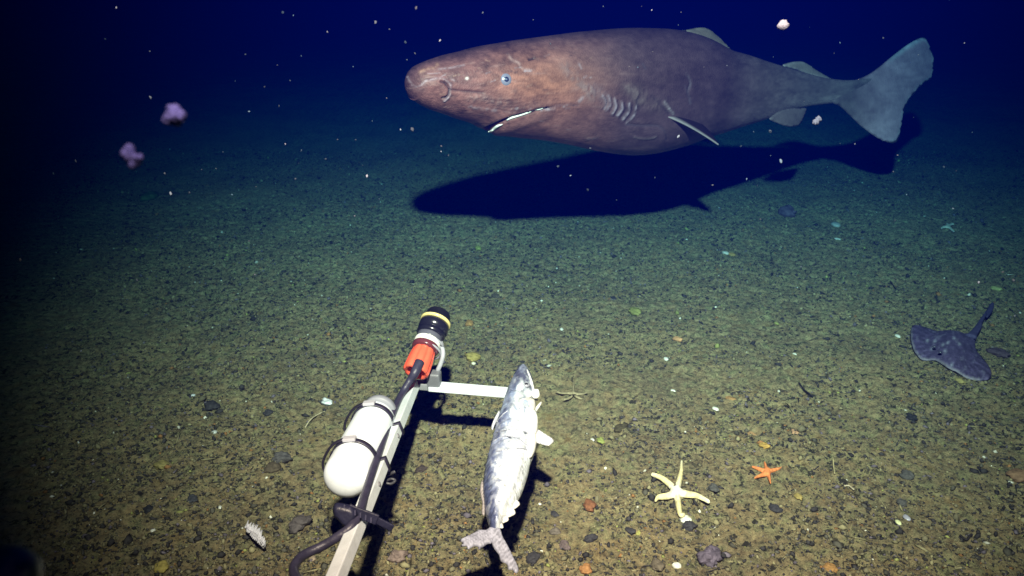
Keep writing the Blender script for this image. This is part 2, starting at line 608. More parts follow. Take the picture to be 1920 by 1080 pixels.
# nostril: raised crescent flap with a dark slit behind
stroke([(806, 151), (818, 147), (830, 148), (840, 154), (845, 160)], 2.6, .003, PALE, .5, .9)
stroke([(844, 166), (843, 176), (838, 184), (833, 189)], 2.6, .003, PALE, .5, .9)
stroke([(810, 160), (822, 157), (832, 166), (836, 176)], 9, .005)
stroke([(826, 153), (833, 155), (838, 160), (842, 167), (841, 176), (836, 182), (829, 184)], 1.8, -.008, DARK, .85)
stroke([(843, 168), (856, 170), (880, 172), (905, 174)], 1.8, -.006, DARK, .6, r2=2.6)
stroke([(764, 145), (770, 155), (776, 162), (785, 162), (793, 157), (800, 151)], 2.2, .001, PALE, .4, 1.2)
stroke([(788, 135), (800, 130), (815, 126), (820, 121)], 3.5, .001, (.32, .18, .13), .55, .9)
stroke([(820, 130), (845, 127), (870, 122)], 2.0, 0, PALE, .3, 1.4)
stroke([(952, 102), (960, 112), (972, 118), (980, 128), (1000, 133)], 2.6, .001, (.38, .24, .22), .5, 1.4)
stroke([(984, 133), (996, 133)], 2, 0, PALE, .6, 1)
stroke([(992, 111), (1001, 109)], 1.9, -.006, (.01, .01, .01), 1.0)
stroke([(875, 147), (876, 147)], 2.3, 0, (1, .95, .9), 1.0)
stroke([(880, 185), (900, 183), (925, 190), (945, 196)], 7, .003, (.24, .16, .15), .35, 1.2)
stroke([(880, 200), (900, 203), (930, 207)], 3.0, .001, PALE, .3, 1.4)
# folds of skin on the cheek and above the mouth
for k in range(9):
    y0 = 183 + k * 3.1
    stroke([(905 + 4 * k, y0), (950 + 2 * k, y0 + 4), (1000, y0 - 2), (1050, y0 - 8 + k)], 1.5, -.0022 if k % 2 else .0018, (.05, .03, .035), .2, 1.2)
# mouth
stroke([(898, 249), (915, 242), (935, 231), (965, 219), (995, 210), (1026, 202)], 3.6, -.020, (.02, .012, .02), .95, r2=1.6)
stroke([(1026, 202), (1060, 196), (1085, 198)], 2.2, -.004, (.1, .07, .08), .45, r2=1.4)
stroke([(925, 225), (960, 212), (1000, 203), (1030, 196)], 6, .005)
stroke([(930, 250), (960, 240), (1000, 226), (1030, 214)], 8, .006, (.14, .08, .07), .3)
stroke([(1015, 206), (1040, 203)], 2, .001, PALE, .5, 1)
# gill slits (pale raised folds with dark gaps)
for (a, b, r_) in (((1128, 178), (1133, 205), 2), ((1140, 180), (1137, 207), 3.6), ((1152, 186), (1148, 213), 3.4), ((1165, 192), (1158, 217), 3.6), ((1180, 194), (1168, 224), 3.4), ((1193, 198), (1175, 232), 3)):
    mx = (a[0] + b[0]) / 2 + 5; my = (a[1] + b[1]) / 2
    stroke([a, (mx, my), b], r_ * .6, .0022, (.36, .29, .34), .6, 1.0)
for (a, b) in (((1134, 182), (1131, 204)), ((1147, 184), (1143, 210)), ((1158, 188), (1153, 216)), ((1172, 194), (1163, 222)), ((1186, 196), (1172, 229))):
    mx = (a[0] + b[0]) / 2 + 5; my = (a[1] + b[1]) / 2
    stroke([a, (mx, my), b], 1.4, -.004, (.02, .012, .016), .55)
stroke([(1110, 165), (1130, 180), (1140, 195)], 12, .003, (.18, .13, .14), .35, .8)
stroke([(1060, 125), (1072, 140), (1090, 160), (1108, 180)], 10, .0015, (.22, .15, .14), .4, 1.4)
stroke([(1086, 190), (1093, 183)], 3, .001, PALE, .4, 1)
stroke([(1176, 165), (1190, 178), (1197, 190)], 9, .002, (.18, .13, .12), .45, .9)
stroke([(1198, 175), (1215, 190), (1240, 200)], 14, .005, (.14, .095, .09), .4, .8)
stroke([(1195, 182), (1194, 195), (1200, 204)], 2, -.006, DARK, .6)
stroke([(1245, 192), (1253, 202), (1262, 213)], 2.2, .002, (.4, .33, .35), .6, .9)
stroke([(1222, 180), (1238, 196), (1254, 214)], 2.4, -.005, DARK, .5)
# creases and scars on the flank and belly
stroke([(1287, 138), (1295, 155), (1290, 172), (1294, 192)], 2.2, -.003, (.16, .12, .14), .5, 1)
stroke([(1284, 160), (1290, 178), (1295, 192)], 1.8, .002, (.08, .06, .08), .4, 1)
stroke([(1176, 234), (1205, 236), (1232, 236), (1246, 246), (1250, 262)], 2.0, -.004, (.10, .08, .10), .45)
stroke([(1189, 257), (1205, 260), (1222, 259), (1230, 256)], 1.8, .004, (.2, .15, .14), .55)
stroke([(1100, 262), (1112, 260), (1122, 258)], 2.5, .001, (.16, .12, .13), .4, 1)
stroke([(1085, 118), (1090, 128)], 2, 0, PALE, .3, 1); stroke([(1205, 120), (1210, 128)], 2.2, 0, (.08, .07, .09), .4)
for k in range(60):
    x0 = random.uniform(790, 1120); y0 = random.uniform(float(interp(x0, TOP)) + 25, float(interp(x0, BOT)) - 25)
    a = random.uniform(-.5, .5); L_ = random.uniform(3, 14)
    stroke([(x0, y0), (x0 + L_ * math.cos(a), y0 + L_ * math.sin(a))], random.uniform(.8, 1.6), 0, random.choice([PALE, (.34, .20, .15), (.05, .03, .03)]), random.uniform(.2, .5), 1)
SV2 = SV + SN * disp[:, None]
faces = []
idx = np.arange(NS * NV).reshape(NS, NV)
fa = np.stack([idx[:-1].ravel(), np.roll(idx, -1, 1)[:-1].ravel(), np.roll(idx, -1, 1)[1:].ravel(), idx[1:].ravel()], 1)
shark = thing('shark', 'large grey brown sleeper shark swimming left above the seabed with its mouth slightly open', 'shark', Vector(C[NS // 2]) - Vector((0, 0, .25)))
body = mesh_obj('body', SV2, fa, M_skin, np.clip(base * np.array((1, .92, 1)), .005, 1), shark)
sb_bvh = bvhtree.BVHTree.FromPolygons([tuple(v) for v in SV2[:]], [tuple(int(i) for i in f) for f in fa])


def hit(px, py, off=0.0):
    d = (P(px, py, 1) - CAM).normalized()
    r = sb_bvh.ray_cast(CAM, d)
    if r[0] is None:
        return P(px, py, float(shark_z(px)) - .1), -d
    n = r[1] if r[1].dot(d) < 0 else -r[1]
    return r[0] + n * off, n


def blade(name, outline, zf, thick, step, cfun, parent, mat=M_fin, nrm=None, edge=18.0, label=None):
    def place(q):
        pts = np.array([tuple(P(a, b, float(zf(a, b)))) for a, b in q])
        if nrm is None:
            n = np.tile(-np.array(FW), (len(q), 1))
        else:
            n = np.tile(np.array(nrm), (len(q), 1))
        return pts, n
    V_, F_, q = pillow(outline, step, place, lambda d, q: thick * np.sqrt(np.clip(d / edge, 0, 1)) * .5 + .0015)
    d, _ = poly_dist(q, outline)
    o = mesh_obj(name, V_, F_, mat, cfun(q, d), parent)
    if label: o['label'] = label
    return o


def fincol(base_c, edge_c, ew=8, rays=0.08):
    def f(q, d):
        a = np.clip(1 - d / ew, 0, 1)[:, None] * .8
        c = np.array(base_c) * (1 - a) + np.array(edge_c) * a
        return np.clip(c * (1 + rays * 6 * (fbm(q[:, 0] / 14, q[:, 1] / 9, 4) - .47))[:, None], .01, 1)
    return f


sidev = Vector(Sd[NS // 2]);
if sidev.dot(FW) > 0: sidev = -sidev
caudal = [(1560, 160), (1600, 151), (1626, 141), (1647, 127), (1676, 103), (1706, 81), (1727, 71), (1738, 73), (1746, 90), (1751, 110), (1750, 134), (1744, 149), (1735, 153), (1718, 170),
          (1702, 191), (1694, 212), (1690, 240), (1682, 265), (1664, 267), (1641, 256), (1614, 236), (1592, 215), (1576, 200), (1560, 190)]
def tailcol(q, d):
    t = np.clip((q[:, 0] - 1590) / 70, 0, 1)[:, None]
    c = np.array((.21, .13, .14)) * (1 - t) + np.array((.62, .33, .42)) * t
    t = np.clip((q[:, 1] - 190) / 50, 0, 1)[:, None] * .35
    c = c * (1 + t)
    e = (np.clip(1 - d / 7, 0, 1) * np.clip((q[:, 0] - 1660) / 20, 0, 1))[:, None] * .8
    c = c * (1 - e) + np.array((1.0, .85, 1.0)) * e
    rays = np.sin(np.arctan2(q[:, 1] - 165, q[:, 0] - 1560) * 90) * .05
    return np.clip(c * (1 + rays + .7 * (fbm(q[:, 0] / 18, q[:, 1] / 12, 4) - .47))[:, None], .01, 1)
blade('tail_fin', caudal, lambda a, b: shark_z(a) - .02 * math.sin((b - 70) / 60.), .026, 5, tailcol, shark, nrm=sidev, edge=26)
blade('dorsal_fin', [(1275, 58), (1292, 55), (1308, 52), (1322, 52), (1335, 58), (1350, 71), (1362, 83), (1369, 92), (1350, 86), (1330, 76), (1305, 66), (1288, 61)], lambda a, b: shark_z(a) - .03 - .10 * float(np.clip((b - interp(a, TOP) + 4) / 30, 0, 1)) ** 1.3, .030, 3,
      fincol((.20, .135, .11), (.32, .24, .20), 4), shark, nrm=sidev, edge=14)
blade('dorsal_fin', [(1466, 123), (1482, 117), (1498, 115), (1512, 118), (1530, 130), (1548, 141), (1560, 149), (1540, 147), (1515, 139), (1490, 130)], lambda a, b: shark_z(a) - .03 - .05 * float(np.clip((b - interp(a, TOP) + 4) / 30, 0, 1)) ** 1.3, .022, 3,
      fincol((.30, .20, .18), (.5, .36, .36), 4), shark, nrm=sidev, edge=12)
blade('pelvic_fin', [(1446, 218), (1462, 208), (1480, 203), (1500, 203), (1512, 203), (1509, 216), (1503, 229), (1495, 236), (1476, 237), (1458, 231), (1443, 224)], lambda a, b: shark_z(a) - .07 - (b - 200) / 60 * .03, .014, 3,
      fincol((.20, .125, .13), (.27, .18, .19), 3), shark, nrm=(sidev + Vector((0, 0, .5))).normalized(), edge=10)


def pect(name, root_a, root_b, tip, zt, side):
    """A horizontal wing-like fin: leading edge root_a -> tip, trailing edge root_b -> tip."""
    A, B, Tp = root_a, root_b, tip
    n = 26; m = 9; V_ = []; Fc = []
    ax = (B - A) + (B - CAM).normalized() * (.15 * side if side > 0 else .1)  # chord stretched away from the lens to widen the cast shadow
    for i in range(n + 1):
        t = i / n
        lead = A.lerp(Tp, t) + Vector((0, 0, 1)) * .020 * math.sin(math.pi * t)
        chord = ax * (1 - t ** 2.2) + (Tp - A) * (-.05 * math.sin(math.pi * t))
        for k in range(m):
            u = k / (m - 1)
            th = .024 * (1 - .75 * t) * math.sqrt(max(u, 0)) * (1 - u) * 1.8 + .0012
            c = lead + chord * u
            V_.append(c + Vector((0, 0, th)));
        for k in range(m):
            u = k / (m - 1)
            th = .024 * (1 - .75 * t) * math.sqrt(max(u, 0)) * (1 - u) * 1.8 + .0012
            V_.append(lead + chord * u - Vector((0, 0, th)))
    w_ = 2 * m
    for i in range(n):
        for k in range(m - 1):
            a = i * w_ + k
            Fc.append((a, a + 1, a + 1 + w_, a + w_))
            b = i * w_ + m + k
            Fc.append((b + 1, b, b + w_, b + 1 + w_))
        Fc.append((i * w_, (i + 1) * w_, (i + 1) * w_ + m, i * w_ + m))
        Fc.append((i * w_ + m - 1, i * w_ + 2 * m - 1, (i + 1) * w_ + 2 * m - 1, (i + 1) * w_ + m - 1))
    e = n * w_
    for k in range(m - 1):
        Fc.append((e + k, e + k + 1, e + m + k + 1, e + m + k))
    V_ = np.array([tuple(v) for v in V_])
    u = np.tile(np.concatenate([np.linspace(0, 1, m)] * 2), n + 1)
    a = np.clip(1 - u / .07, 0, 1)[:, None]
    c = np.array((.024, .014, .017)) * (1 - a) + np.array((.34, .27, .29)) * a
    return mesh_obj(name, V_, Fc, M_fin, c, shark)


ra = hit(1196, 200)[0]; rb = hit(1260, 212)[0]
inw = -sidev * .05
pect('pectoral_fin', ra + inw, rb + inw * .8 + Vector((0, 0, .01)), P(1347, 271, 3.0), 0, 1)
# the far-side pair
far = lambda p: p - 2 * sidev * ((p - Vector(C[NS // 2 - 40])).dot(sidev))
pect('pectoral_fin', far(ra + inw), far(rb + inw), far(P(1347, 271, 3.0)) + Vector((0, 0, .02)), 0, -1)

# eye
e0, en = hit(949, 149)
def ball(c, n, r, flat=1.0, k=24, rings=12):
    n = Vector(n).normalized(); s = n.orthogonal().normalized(); u = n.cross(s)
    V_ = []; Fc = []
    for i in range(rings + 1):
        th = math.pi * i / rings
        for j in range(k):
            a = 2 * math.pi * j / k
            V_.append(tuple(Vector(c) + n * (flat * r * math.cos(th)) + (s * math.cos(a) + u * math.sin(a)) * r * max(math.sin(th), 1e-3)))
    for i in range(rings):
        for j in range(k):
            Fc.append((i * k + j, (i + 1) * k + j, (i + 1) * k + (j + 1) % k, i * k + (j + 1) % k))
    return np.array(V_), Fc


v_, f_ = ball(e0 - en * .004, en, .0200, .45)
eye = mesh_obj('eye', v_, f_, M_gloss, (.22, .21, .30), shark)
v_, f_ = ball(e0 - en * .0015, en, .0128, .58)
pup = mesh_obj('iris', v_, f_, M_gloss, (.02, .025, .07), eye)
v_, f_ = ball(e0 + en * .0015, en, .0060, .80)
mesh_obj('pupil', v_, f_, M_gloss, (.13, .15, .24), eye)
# lower teeth: a thin pale blade-like row standing in the mouth slit
def tooth_strip(path, wd):
    pts = []; rr = []
    for i, (a, b) in enumerate(path):
        p, n = hit(a, b); pts.append(p + n * .006); rr.append(wd[i])
    return tube(pts, rr, 8, 26, squash=1)
t1 = tooth_strip([(916, 247), (924, 243), (934, 236), (943, 232)], [.0012, .0040, .0042, .0016])
t2 = tooth_strip([(951, 226), (960, 222), (975, 218), (990, 213), (1000, 209), (1012, 206), (1022, 203)], [.0016, .0036, .0026, .0030, .0016, .0014, .0006])
v_, f_ = join(t1, t2)
mesh_obj('lower_teeth', v_, f_, M_paint, (.95, .93, .9), shark)

# ------------------------------------------------------------------ bait arm of the lander
B1 = P(776, 722, 2.05); B0 = P(631, 1080, 1.28)
bd = (B1 - B0).normalized()
roll = math.radians(20)
bs = bd.cross(Vector((0, 0, 1))).normalized()        # to the right
bu = bs.cross(bd).normalized()
bt = (bu * math.cos(roll) - bs * math.sin(roll))      # top face normal, leaning left
br = (bs * math.cos(roll) + bu * math.sin(roll))
arm = thing('bait_boom', 'pale square aluminium arm with a crossbar reaching out over the seabed', 'lander arm', (B0.x, B0.y, gz(B0)))
S2 = .0120
Bn = B0 - bd * .65
mid = (Bn + B1) / 2
v_, f_ = box(mid, bd * ((B1 - Bn).length / 2), br * S2, bt * S2)
bevel(mesh_obj('beam', v_, f_, M_metal, (.72, .78, .82), arm, smooth=False), .002)
c0 = P(806, 724, 2.06); c1 = P(1008, 741, 2.03)
cdv = (c1 - c0).normalized(); cu = Vector((0, 0, 1)); cn = cdv.cross(cu).normalized(); cu = cn.cross(cdv).normalized()
v_, f_ = box((c0 + c1) / 2, cdv * ((c1 - c0).length / 2), cn * .0185, cu * .006)
bevel(mesh_obj('crossbar', v_, f_, M_metal, (.80, .82, .90), arm, smooth=False), .0015)
bk = P(814, 714, 2.055)
v_, f_ = box(bk, cdv * .017, cn * .017, cu * .026)
bevel(mesh_obj('bracket', v_, f_, M_metal, (.16, .16, .18), arm, smooth=False), .006, 3)
v_, f_ = box(P(790, 722, 2.06), cdv * .03, cn * .012, cu * .009)
bevel(mesh_obj('joint_plate', v_, f_, M_metal, (.25, .25, .27), arm, smooth=False), .002)

for (a, b) in ((700, 911), (735, 820)):
    z_ = 1 / np.interp(b, [722, 1080], [.488, .781])
    p = P(a, b, z_); tt = (p - B0).dot(bd); p = B0 + bd * tt + br * S2
    v_, f_ = revolve(p - br * .002, p + br * .01, [(0, .0055), (.004, .0055), (.005, .0045), (.006, .0001)], 6)
    mesh_obj('bolt', v_, f_, M_metal, (.22, .22, .24), arm, smooth=False)
# instrument on the end of the arm
A0 = P(779, 699, 2.0); A1 = P(820, 596, 2.1)
inst = thing('underwater_sensor', 'black sensor with yellow ring and orange cable sleeve on the end of the arm', 'sensor', A0)
ad = (A1 - A0).normalized()
L0 = (A1 - A0).length; k_ = L0 / .19
def rv_part(name, prof, colr, mat, parent=inst, kk=40):
    v, f = revolve(A0, A1, [(a * k_, r) for a, r in prof], kk)
    return mesh_obj(name, v, f, mat, colr, parent)
# fluted orange sleeve, hollow at the near end
k = 56; V_ = []; Fc = []
prof = [(.002, .0235), (.0, .027), (.0, .0315), (.006, .0335), (.04, .0325), (.070, .0295), (.078, .026)]
sA = ad.cross(Vector((0, 0, 1))).normalized(); uA = sA.cross(ad)
for i, (d, r) in enumerate([(.03, .015), (.012, .021)] + prof):
    for j in range(k):
        a = 2 * math.pi * j / k
        fl = 1 - (.085 if (j % 7) in (0, 1) and i > 3 else 0)
        V_.append(tuple(A0 + ad * d * k_ + (sA * math.cos(a) + uA * math.sin(a)) * r * fl))
for i in range(len(prof) + 1):
    for j in range(k):
        Fc.append((i * k + j, (i + 1) * k + j, (i + 1) * k + (j + 1) % k, i * k + (j + 1) % k))
Fc.append(tuple(range(k)))
mesh_obj('sleeve', V_, Fc, M_gloss, (.92, .13, .07), inst)
rv_part('lock_ring', [(.076, .020), (.076, .0335), (.080, .0352), (.090, .0352), (.0935, .033), (.0935, .02)], (.12, .03, .04), M_gloss)
rv_part('white_ring', [(.094, .02), (.094, .0335), (.096, .0345), (.106, .0345), (.109, .033), (.109, .02)], (.85, .84, .80), M_paint)
rv_part('steel_collar', [(.109, .02), (.109, .0325), (.112, .0335), (.1145, .031), (.117, .0335), (.1195, .031), (.123, .0335)], (.10, .10, .13), M_gloss)
rv_part('housing', [(.122, .028), (.124, .0355), (.130, .0375), (.138, .0378), (.1385, .0365), (.1405, .0365), (.141, .0385), (.158, .0392), (.168, .0385), (.172, .03)], (.012, .012, .02), M_gloss)
rv_part('yellow_ring', [(.1705, .03), (.1705, .0395), (.172, .0408), (.177, .0408), (.1785, .039), (.1785, .03)], (.80, .68, .28), M_gloss)
rv_part('cap', [(.179, .030), (.179, .0350), (.184, .0350), (.186, .0335), (.200, .0325), (.207, .0295), (.211, .022), (.2125, .010), (.213, .0001)], (.010, .010, .013), M_rub)
# pale highlight tape along the housing and the ring clamp under it
cc = A0 + ad * .1 * k_
def ringpath(c, n, r, a0, a1, kk=30):
    n = Vector(n).normalized(); s = n.cross(Vector((0, 0, 1))).normalized(); u = s.cross(n)
    return [c + (s * math.cos(a) + u * math.sin(a)) * r for a in np.linspace(a0, a1, kk)]
t1 = tube([p - Vector((0, 0, .010)) for p in ringpath(A0 + ad * .088 * k_, ad, .0385, -2.2, 1.0)], .0032, 8)
t2 = tube([p - Vector((0, 0, .012)) for p in ringpath(A0 + ad * .112 * k_, ad, .0385, -2.2, .9)], .0032, 8)
t3 = tube([P(826, 640, 2.07), P(831, 662, 2.05), P(827, 680, 2.05), P(820, 696, 2.055)], .006, 8, 12)
v_, f_ = join(t1, t2, t3)
mesh_obj('pipe_clamp', v_, f_, M_metal, (.42, .42, .48), inst)

# power cable
cabp = [P(787, 680, 1.985), P(778, 700, 1.965), P(768, 716, 1.965), P(752, 742, 1.945), P(737, 775, 1.848), P(722, 815, 1.74), P(708, 858, 1.637), P(694, 900, 1.548), P(683, 935, 1.482), P(675, 962, 1.435), P(662, 986, 1.40),
        P(640, 1004, 1.39), P(606, 1025, 1.385), P(574, 1040, 1.37), P(556, 1056, 1.345), P(551, 1074, 1.32), P(562, 1095, 1.28), P(590, 1130, 1.2)]
cabp = [p + Vector((0, 0, .002)) for p in cabp]
v_, f_ = tube(cabp, [.0125, .0115, .0092] + [.0083] * (len(cabp) - 3), 14, 130)
tag(mesh_obj('cable', v_, f_, M_rub, (.035, .033, .06)), 'thick black cable running from the orange sleeve down the arm and curling left', 'cable')

# white canister strapped beside the arm
K0 = P(652, 888, 1.59); K1 = P(712, 770, 1.86)
kd = (K1 - K0).normalized(); KL = (K1 - K0).length
can = thing('canister', 'rounded white plastic canister strapped to the left side of the arm', 'canister', (K0.x, K0.y, K0.z - .046))
R = .0465; prof = []
for t in np.linspace(0, math.pi / 2, 12): prof.append((-R * .82 * math.cos(t) ** .8, R * math.sin(t) ** .85))
prof += [(KL * .05, R), (KL * .50, R * .99), (KL * .70, R * .985), (KL * .82, R * .97)]
for t in np.linspace(0, math.pi / 2, 10)[1:]: prof.append((KL * .82 + R * .8 * math.sin(t), R * .97 * math.cos(t) + .0))
v_, f_ = revolve(K0, K1, prof, 56)
q = np.array(v_); n_ = fbm(q[:, 0] * 60, q[:, 1] * 60 + q[:, 2] * 40, 3)
cw = np.array((.84, .91, 1.0)) * (1 - .12 * np.clip((n_ - .55) * 5, 0, 1))[:, None]
mesh_obj('shell', v_, f_, M_paint, cw, can)
v_, f_ = revolve(K1 - kd * R * .28, K1 + kd, [(0, R * .5), (0, R * .80), (.003, R * .84), (.016, R * .84), (.019, R * .78), (.0195, R * .5), (.024, R * .46), (.026, .0001)], 48)
mesh_obj('screw_lid', v_, f_, M_paint, (.26, .27, .32), can)
ks = kd.cross(Vector((0, 0, 1))).normalized(); ku = ks.cross(kd)
for fr in (.17, .76):
    ctr = K0 + kd * KL * fr
    rr = R * .985 + .0015
    pts = []
    # over the canister, round the arm and back
    for a in np.linspace(math.radians(205), math.radians(20), 26):
        pts.append(ctr + (ks * math.cos(a) + ku * math.sin(a)) * (rr + .0015))
    tt = (ctr - B0).dot(bd); bc = B0 + bd * tt
    e_ = S2 + .002
    pts += [bc + bt * e_ - br * e_ * .6, bc + bt * e_ + br * e_, bc - bt * e_ + br * e_, bc - bt * e_ - br * e_]
    # flat band
    V_ = []; Fc = []
    for i, p in enumerate(pts + [pts[0]]):
        for sgn in (-1, 1): V_.append(tuple(Vector(p) + kd * sgn * .0068))
    n0 = len(V_) // 2
    for i in range(n0 - 1): Fc.append((2 * i, 2 * i + 1, 2 * i + 3, 2 * i + 2))
    st = mesh_obj('strap', V_, Fc, M_rub, (.022, .02, .04), can)
    md = st.modifiers.new('thick', 'SOLIDIFY'); md.thickness = .0025; md.offset = 0
    # loose tail looping out on the left
    a = math.radians(150); p0 = ctr + (ks * math.cos(a) + ku * math.sin(a)) * (rr + .004)
    tl = [ctr + (ks * math.cos(math.radians(112)) + ku * math.sin(math.radians(112))) * (rr + .006), p0 + ku * .008,
          ctr - ks * (rr + .016) - ku * .002 - kd * .004, ctr - ks * (rr + .010) - ku * .03 - kd * .01]
    v_, f_ = tube(tl, .0055, 8, 22, squash=.5)
    mesh_obj('strap_tail', v_, f_, M_rub, (.02, .018, .03), st)
    a = math.radians(97)
    bc_ = ctr + (ks * math.cos(a) + ku * math.sin(a)) * (rr + .0045)
    nb_ = (ks * math.cos(a) + ku * math.sin(a)); tb_ = nb_.cross(kd)
    v_, f_ = box(bc_, tb_ * .0135, kd * .0085, nb_ * .0038)
    bevel(mesh_obj('buckle', v_, f_, M_paint, (.40, .40, .46), st, smooth=False), .002)

# big black cable tie holding the cable to the arm
tie = thing('cable_tie', 'wide black ratchet cable tie wrapped round the arm and cable near the bottom edge', 'cable tie', P(672, 975, 1.43))
def strap_box(p0, p1, wd, th, up_, name, parent, colr, bv=.002):
    d = (p1 - p0); L_ = d.length; d.normalize(); s = d.cross(up_).normalized(); u = s.cross(d)
    v, f = box((p0 + p1) / 2, d * L_ / 2, s * wd / 2, u * th / 2)
    return bevel(mesh_obj(name, v, f, M_rub, colr, parent, smooth=False), bv)
vdir = -FW
BLK = (.016, .017, .038)
strap_box(P(652, 954, 1.41), P(708, 975, 1.42), .019, .006, vdir, 'band', tie, BLK)
strap_box(P(700, 972, 1.42), P(737, 991, 1.43), .013, .004, vdir, 'band_tail', tie, BLK)
v_, f_ = pillow([(624, 952), (630, 943), (645, 944), (664, 950), (671, 966), (662, 984), (648, 989), (634, 975), (625, 965)], 4,
                lambda q: (np.array([tuple(P(a, b, 1.41)) for a, b in q]), np.tile(np.array(vdir), (len(q), 1))), lambda d, q: .012 * np.sqrt(np.clip(d / 8, 0, 1)))[:2]
hd = mesh_obj('head', v_, f_, M_rub, BLK, tie)
for i in range(6):
    a = (646 + i * 10, 952 + i * 4.6)
    v, f = box(P(a[0], a[1], 1.402), (P(a[0], a[1] + 6, 1.402) - P(a[0], a[1] - 6, 1.402)) * .4, Vector((1, 0, 0)) * .0012, vdir * .0015)
    mesh_obj('tooth', v, f, M_rub, (.05, .05, .09), tie, smooth=False)
# the small twisted clip hanging off the arm's right side
v_, f_ = join(tube([P(716, 884, 1.66), P(726, 890, 1.655), P(737, 886, 1.65), P(741, 884, 1.65)], .0035, 8, 12), tube([P(722, 903, 1.655), P(733, 898, 1.65), P(741, 901, 1.65), P(733, 907, 1.65), P(722, 905, 1.65)], .0028, 8, 20))
tag(mesh_obj('wire_clip', v_, f_, M_rub, (.05, .05, .06)), 'small grey twisted wire clip hooked on the right side of the arm', 'clip')

# ------------------------------------------------------------------ the bait fish
LE = [(972, 692), (962, 706), (955, 722), (947, 742), (940, 765), (931, 792), (922, 825), (913, 860), (907, 892), (905, 922), (908, 950), (914, 975), (921, 992)]
RE = [(936, 992), (946, 974), (964, 950), (980, 920), (990, 890), (995, 868), (1002, 852), (1004, 834), (1000, 818), (1006, 806), (1009, 788), (1003, 770), (993, 758), (1000, 744), (1002, 728), (997, 708), (986, 691)]
fish_outline = LE + RE
fz = lambda y: np.interp(y, [690, 740, 860, 990, 1075], [2.05, 1.965, 1.745, 1.56, 1.475])
FN = Vector((.05, 0, 1)).normalized()
def fplace(q):
    z = fz(q[:, 1])
    return np.array([tuple(P(a, b, c)) for (a, b), c in zip(q, z)]), np.tile(np.array(FN), (len(q), 1))
TW = [[(923, 814), (940, 808), (955, 805), (972, 806), (990, 812), (1006, 824)], [(912, 852), (932, 846), (950, 843), (970, 841), (988, 843), (1002, 854)], [(924, 828), (945, 818), (968, 821), (985, 832), (1000, 850)]]
def fthick(d, q):
    t = .036 * np.sqrt(np.clip(1 - (1 - np.clip(d / 38, 0, 1)) ** 2, 0, 1)) + (.010 * (fbm(q[:, 0] / 14, q[:, 1] / 16, 4) - .45) + .006 * (fbm(q[:, 0] / 5, q[:, 1] / 5, 2) - .45)) * np.clip(d / 10, 0, 1)
    for pth in TW:
        dd, _ = poly_dist(q, catmull(pth, 20), closed=False)
        t = t * (1 - .26 * np.exp(-(dd / 3.2) ** 2))
    dd, _ = poly_dist(q, catmull([(999, 735), (990, 748), (972, 754), (960, 748)], 16), closed=False)
    t = t * (1 - .22 * np.exp(-(dd / 2.6) ** 2))
    dd, _ = poly_dist(q, catmull([(985, 790), (992, 830), (990, 870), (975, 915), (950, 962)], 20), closed=False)
    return t * (1 - .10 * np.exp(-(dd / 3.5) ** 2))
fish = thing('bait_fish', 'silver and blue mackerel tied to the crossbar as bait, head pointing away', 'fish', P(950, 850, float(fz(850))) - Vector((0, 0, .03)))
V_, F_, q = pillow(fish_outline, 2.6, fplace, lambda d, q: fthick(d, q))
lx = np.interp(q[:, 1], [p[1] for p in LE], [p[0] for p in LE]); rx = np.interp(q[:, 1], [p[1] for p in RE][::-1], [p[0] for p in RE][::-1])
u = np.clip((q[:, 0] - lx) / np.maximum(rx - lx, 1), 0, 1); y_ = q[:, 1]
c = np.tile(np.array((.72, .77, .84)), (len(q), 1)) * (1 + 1.1 * (fbm(q[:, 0] / 3, q[:, 1] / 3.5, 6) - .47))[:, None]
def blend(c, a, colr):
    a = np.clip(a, 0, 1)[:, None]; return c * (1 - a) + np.array(colr) * a
edge = np.interp(y_, [690, 740, 800, 900, 960, 990], [.6, .44, .33, .25, .42, .64])
nz = fbm(q[:, 0] / 6, y_ / 7, 2) - .47
c = blend(c, (edge + .10 - u + nz * .5) * 8, (.24, .28, .42))
c = blend(c, (edge - .06 - u + nz * .4) * 8, (.09, .11, .22))
st_ = np.sin(y_ / 2.6 + nz * 9 + u * 10) * .5 + .5
c = blend(c, st_ * (edge - u) * 5, (.05, .06, .13))
hd_ = np.clip((748 - y_) / 14, 0, 1)
c = blend(c, hd_ * (.9 + nz * 2.2), (.085, .09, .15))
c = blend(c, hd_ * np.clip((715 - y_) / 14, 0, 1) * .7, (.10, .10, .16))
for pth, a_ in (([(984, 760), (980, 785), (986, 815), (984, 850), (975, 900), (955, 950)], .45), ([(1000, 818), (990, 812), (984, 806)], .7), ([(995, 868), (984, 860), (978, 852)], .6), ([(993, 758), (984, 764), (972, 770)], .8)):
    dd, _ = poly_dist(q, catmull(pth, 20), closed=False)
    c = blend(c, np.exp(-(dd / 1.8) ** 2) * a_, (.10, .10, .14))  # shadow lines between the belly flaps painted into the colour
gill = np.exp(-((y_ - (752 - 26 * (u - .5) ** 2 * 2 + 6 * np.sin(u * 5))) / 2.2) ** 2) * (u > .35)
c = blend(c, gill * .8, (.05, .05, .10))
for pth in TW:
    dd, _ = poly_dist(q, catmull(pth, 20), closed=False)
    c = blend(c, np.exp(-(dd / 2.0) ** 2) * .5, (.22, .22, .28))  # crease shade under the twine put into the skin colour
c = blend(c, np.clip((fbm(q[:, 0] / 10, y_ / 14, 1) - .50) * 4, 0, .55) * np.clip((930 - y_) / 60, 0, 1), (.34, .38, .52))
mid_ = np.exp(-((y_ - 775) / 22) ** 2)
c = blend(c, mid_ * (.25 + nz * 3), (.35, .42, .62))
c = blend(c, np.clip((fbm(q[:, 0] / 4, y_ / 10, 8) - .58) * 5, 0, .45), (.50, .52, .60))
